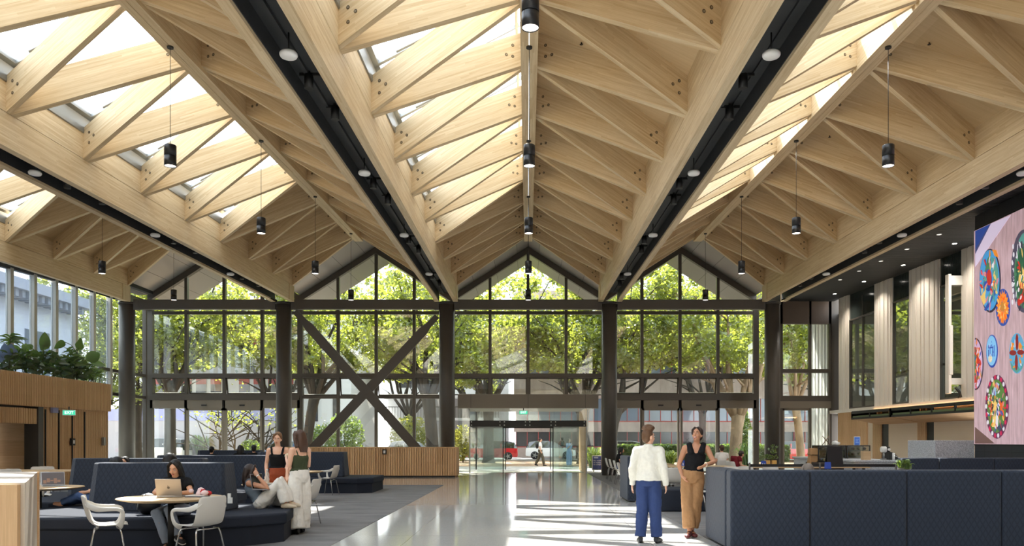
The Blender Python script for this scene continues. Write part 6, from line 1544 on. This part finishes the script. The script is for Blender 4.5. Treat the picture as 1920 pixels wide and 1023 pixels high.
# reclining woman
r, T, J, s = person('woman in grey tank reclining on the seat, hand on her head', (-4.16, 12.55, 0), R(90), 1.62,
    dict(pel=(0, .0, .545), waist=(0, .07, .63), chest=(0, .15, .76), neck=(0, .19, .90), head=(0, .17, 1.03), shL=(.15, .16, .85), shR=(-.15, .16, .85), elR=(-.22, -.17, .78), wrR=(-.17, .02, .98), hdR=(-.1, .09, 1.06), elL=(.2, .0, .66), wrL=(.1, -.2, .72), hdL=(.06, -.3, .72),
         hipL=(.09, -.01, .54), hipR=(-.09, -.01, .54), knR=(-.09, -.31, .86), knL=(.09, -.30, .87), anR=(-.09, -.40, .53), anL=(.09, -.42, .53), toR=(-.1, -.55, .485), toL=(.1, -.56, .485)), SEAT,
    'tan', dict(kind='tank', mat=cloth('grey_blue', (116, 128, 140)), hem=0), dict(mat=WHT, w=(.095, .085, .075)), (flat('sandal', srgb(196, 180, 156), .6),), ('mid', DBR), pitch=2, yaw=12)
mb = MB(); w_ = J['wrR']; d_ = (J['wrR']-J['elR']).normalized(); mb.tube([w_-d_*.02, w_-d_*.008], .029, 12); mb.build('bracelet', WHITE, r)
# black tank woman
r, T, J, s = person('standing woman in black tank top and rust trousers leaning a hand on the table', (-4.50, 14.45, .006), R(8), 1.63,
    dict(elR=(-.21, .0, 1.12), wrR=(-.19, -.13, .88), hdR=(-.17, -.2, .83), elL=(.23, .0, 1.1), wrL=(.2, -.12, .93), chest=(0, -.03, 1.26), neck=(0, -.03, 1.435), head=(.0, -.06, 1.585), shL=(.16, -.02, 1.375), shR=(-.16, -.02, 1.37)), BASE,
    'light', dict(kind='tank', mat=BLKC, hem=.4, neckl=.2), dict(mat=cloth('rust', (150, 76, 50)), w=(.1, .11, .12), rise=.7), (BLACK,), ('bun', LBR), pitch=14, roll=6, palm=(None, (0, 0, 1)))
mb = MB(); mb.ball(T(0, -.035, -.185), .006, 8); mb.build('necklace', flat('gold', srgb(200, 160, 80), .3, .9), r)
# olive top woman
r, T, J, s = person('standing woman with brown hair, olive camisole and wide white trousers', (-3.66, 12.86, .006), R(232), 1.65,
    dict(elL=(.20, .0, 1.11), wrL=(.10, -.22, 1.23), hdL=(.05, -.31, 1.28), elR=(-.2, -.02, 1.11), wrR=(-.09, -.22, 1.22), hdR=(-.03, -.3, 1.27), anL=(.13, .1, .085), knL=(.11, .03, .49), toL=(.15, -.06, .03), anR=(-.08, -.05, .085), toR=(-.1, -.2, .03)), BASE,
    'light', dict(kind='cami', mat=cloth('olive', (66, 74, 52)), hem=.62, neckl=.2), dict(mat=WHT, w=(.115, .125, .135), rise=.75, end=.98), (BLACK,), ('mid', BRN), pitch=6, yaw=6, curl=(.9, .9))
mb = MB(); mb.ball((J['wrL']+J['wrR'])/2+Vector((0, -.08, .05)), (.06, .06, .045), 12); o = mb.build('bread_bun', flat('bread', srgb(168, 120, 66), .8))
o.matrix_world = Matrix.Translation(r.location) @ Matrix.Rotation(R(232), 4, 'Z'); tag(o, 'pale round bun held in both hands by the woman in olive', 'food')
o.data.materials.clear(); o.data.materials.append(flat('pale_bun', srgb(214, 196, 160), .8))
# hidden seated friend
person('person with a white short sleeve seated at the table behind the olive top', (-3.98, 14.2, .006), R(262), 1.62, dict(elL=(.22, -.2, .80), wrL=(.1, -.26, 1.0), hdL=(.05, -.28, 1.1), elR=(-.24, -.16, .80), wrR=(-.1, -.34, .80)), SEAT, 'light', dict(kind='tee', mat=WHT, slv=.55), dict(mat=JEAN, w=(.085, .07, .06)), (BLACK,), ('mid', LBR), vox=.013)
ch('white shell armchair under the person seated behind the olive top', -3.96, 14.2, R(262))
# man in white sweater
r, T, J, s = person('man in white sweater and blue jeans standing with his back to us', (1.78, 11.72, 0), R(163), 1.66,
    dict(elL=(.235, .06, 1.10), wrL=(.25, -.02, .87), elR=(-.235, .06, 1.10), wrR=(-.25, -.02, .87), anL=(.12, .03, .085), toL=(.16, -.12, .03), anR=(-.12, .0, .085), toR=(-.15, -.16, .03), shL=(.175, .01, 1.375), shR=(-.175, .01, 1.375)), BASE,
    'light', dict(kind='sweater', mat=cloth('cream_knit', (222, 220, 210)), hem=-.12, loose=.03, e=.014, hr=(.186, .152)), dict(mat=JEAN, w=(.098, .085, .082), end=.97), (flat('shoe_black', srgb(26, 27, 32), .5),), ('topknot', HAIRM('curly_brown', (98, 70, 48))), yaw=-42, fem=False)
mb = MB()
for sd in (-1, 1): mb.tube([T(sd*.077, -.02, .018), T(sd*.06, -.088, .015), T(sd*.03, -.1, .012), T(sd*.008, -.1, .014)], .0025, 5)
mb.build('spectacles', CHROME, r)
# leaning woman
r, T, J, s = person('laughing woman in black sleeveless top and tan trousers leaning on the booth', (2.53, 12.46, .006), R(-6), 1.70,
    dict(pel=(.05, 0, .95), waist=(.065, -.005, 1.08), chest=(.09, 0, 1.26), neck=(.10, .012, 1.435), head=(.115, -.01, 1.58), shL=(.26, .0, 1.37), shR=(-.07, .01, 1.37), elL=(.36, -.10, 1.16), wrL=(.21, -.27, 1.12), hdL=(.12, -.31, 1.07), elR=(-.16, .03, 1.12), wrR=(-.12, -.06, .94), hdR=(-.07, -.1, .86),
         hipL=(.13, 0, .92), hipR=(-.04, 0, .92), knL=(.085, -.02, .49), knR=(-.03, -.04, .49), anL=(.03, -.0, .085), anR=(-.01, -.10, .085), toL=(.07, -.15, .03), toR=(-.06, -.24, .03)), BASE,
    'tan', dict(kind='vest', mat=BLKC, hem=-.05, loose=.01, neckl=.15), dict(mat=cloth('tan_cord', (166, 126, 88)), w=(.1, .1, .098), end=.86, rise=.6), (flat('shoe_burgundy', srgb(92, 34, 36), .5),), ('bun', DBR), yaw=-28, pitch=-10, smile=True)
mb = MB(); d_ = (J['wrL']-J['elL']).normalized(); mb.tube([J['wrL']-d_*.015, J['wrL']], .029, 12); mb.build('bracelet', WHITE, r)
mb = MB(); p = J['pel'].lerp(J['waist'], .5); mb.tube([p-Vector((0, 0, .02)), p+Vector((0, 0, .015))], [(.15*s, .116*s), (.145*s, .112*s)], 20, ref=(1, 0, 0)); mb.build('belt', flat('belt_brown', srgb(110, 66, 40), .5), r)
# people half hidden behind the seats
person('barefoot person in blue jeans with legs stretched along the seat at left', (-6.82, 12.98, -.0), R(268), 1.62, dict(chest=(0, .12, .85), neck=(0, .16, 1.0), head=(0, .14, 1.14), waist=(0, .06, .67), knL=(.09, -.40, .62), knR=(-.09, -.40, .58), anL=(.09, -.72, .50), anR=(-.09, -.74, .49), toL=(.09, -.85, .49), toR=(-.09, -.88, .475), shL=(.16, .12, .95), shR=(-.16, .12, .95)), SEAT, 'mid', dict(kind='tee', mat=BLKC), dict(mat=cloth('mid_denim', (76, 98, 140)), w=(.085, .066, .058), end=.93), None, ('mid', BLK), vox=.014)
person('dark haired person whose head shows over the front banquette at left', (-7.2, 14.35, 0), R(0), 1.55, {}, SEAT, 'mid', dict(kind='tee', mat=cloth('sand', (190, 172, 136))), dict(mat=cloth('beige', (190, 172, 136)), w=(.085, .07, .065)), (BLACK,), ('bun', BLK), vox=.016)
person('black haired person sitting with back to us behind the woman at the laptop', (-5.76, 12.85, 0), R(180), 1.66, dict(knL=(.1, -.4, .53), knR=(-.1, -.4, .53)), SEAT, 'mid', dict(kind='tee', mat=cloth('blue_tee', (70, 84, 110))), dict(mat=JEAN, w=(.085, .07, .065)), (BLACK,), ('mid', BLK), vox=.016)
for i, (px, Y, hr, lb, H) in enumerate(((396, 26.9, ('bun', BLK), 'dark haired head above the farthest banquette, leftmost of three', 1.66), (450, 26.9, ('mid', BLK), 'dark haired head above the farthest banquette, middle of three', 1.72), (476, 26.9, ('cap', BLK), 'head in dark cap above the farthest banquette, rightmost of three', 1.72))):
    person(lb, ((px-VX)*Y/FPX, Y, 0), R([180, 180, 200][i]), H, {}, SEAT, 'mid', dict(kind='tee', mat=BLKC), dict(mat=JEAN, w=(.085, .07, .065)), (BLACK,), hr, vox=.022, face=False)
person('grey brown haired head just over the front booth screen at right', (4.02, 11.42, 0), R(180), 1.50, {}, SEAT, 'light', dict(kind='tee', mat=cloth('grey_blue', (116, 128, 140))), dict(mat=JEAN, w=(.085, .07, .065)), (BLACK,), ('mid', GRY), vox=.014)
person('person in white shirt seated at the tables right of the leaning woman', (6.72, 27.6, .006), R(180), 1.72, {}, SEAT, 'light', dict(kind='tee', mat=WHT), dict(mat=JEAN, w=(.085, .07, .065)), (BLACK,), ('bun', BRN), vox=.02, face=False)
person('person in maroon top bent over the table by the pale tree trunk', (6.75, 25.9, .006), R(120), 1.6, dict(chest=(0, -.12, .84), neck=(0, -.2, .97), head=(0, -.27, 1.08)), SEAT, 'mid', dict(kind='tee', mat=cloth('maroon', (110, 30, 38))), dict(mat=JEAN, w=(.085, .07, .065)), (BLACK,), ('bun', DBR), vox=.02, face=False)
for i, (x, y, rz, lb) in enumerate(((6.72, 27.62, 180, 'armless white shell chair under the person in white shirt'), (6.75, 25.92, 120, 'armless white shell chair under the person in maroon'))): cs(lb, x, y, R(rz))
person('dark haired person seated by the right column beside the row of chairs', (3.32, 29.02, .006), R(90), 1.62, dict(head=(0, -.1, 1.16)), SEAT, 'mid', dict(kind='tee', mat=BLKC), dict(mat=JEAN, w=(.085, .07, .065)), (BLACK,), ('long', BLK), vox=.02, face=False)
# passers by outside
r, T, J, s = person('man in white shirt with a black backpack walking outside the entrance', ((1013-VX)*48.5/FPX, 48.5, GZ), R(90), 1.68, dict(anL=(.09, .28, .12), knL=(.09, .08, .5), toL=(.1, .15, .04), anR=(-.09, -.22, .085), knR=(-.09, -.16, .5), toR=(-.1, -.37, .04), elL=(.2, .1, 1.12), wrL=(.2, -.05, .92)), BASE, 'mid', dict(kind='tee', mat=WHT, slv=.7, hem=0), dict(mat=cloth('khaki', (92, 84, 68)), w=(.095, .085, .075)), (BLACK,), ('bun', DBR), vox=.022, face=False, fem=False)
mb = MB(); mb.ball(J['chest']+Vector((0, .2, .0)), (.15, .1, .21), 10); mb.build('backpack', BLACK, r)
r, T, J, s = person('woman in pale blue clothes holding a phone outside the entrance', ((1067-VX)*47/FPX, 47, GZ), R(40), 1.64, dict(elR=(-.2, -.05, 1.12), wrR=(-.08, -.24, 1.3), hdR=(-.05, -.28, 1.4)), BASE, 'mid', dict(kind='tee', mat=cloth('pale_blue', (150, 176, 216)), slv=.9, hem=-.2), dict(mat=cloth('pale_blue', (150, 176, 216)), w=(.1, .1, .1)), (WHITE,), ('long', BLK), vox=.022, face=False)
person('person in orange top passing outside the narrow right bay', ((1497-VX)*53/FPX, 53, GZ), R(90), 1.7, {}, BASE, 'mid', dict(kind='tee', mat=cloth('orange', (232, 120, 50)), slv=.7, hem=0), dict(mat=JEAN, w=(.095, .08, .07)), (BLACK,), ('bun', DBR), vox=.022, face=False)
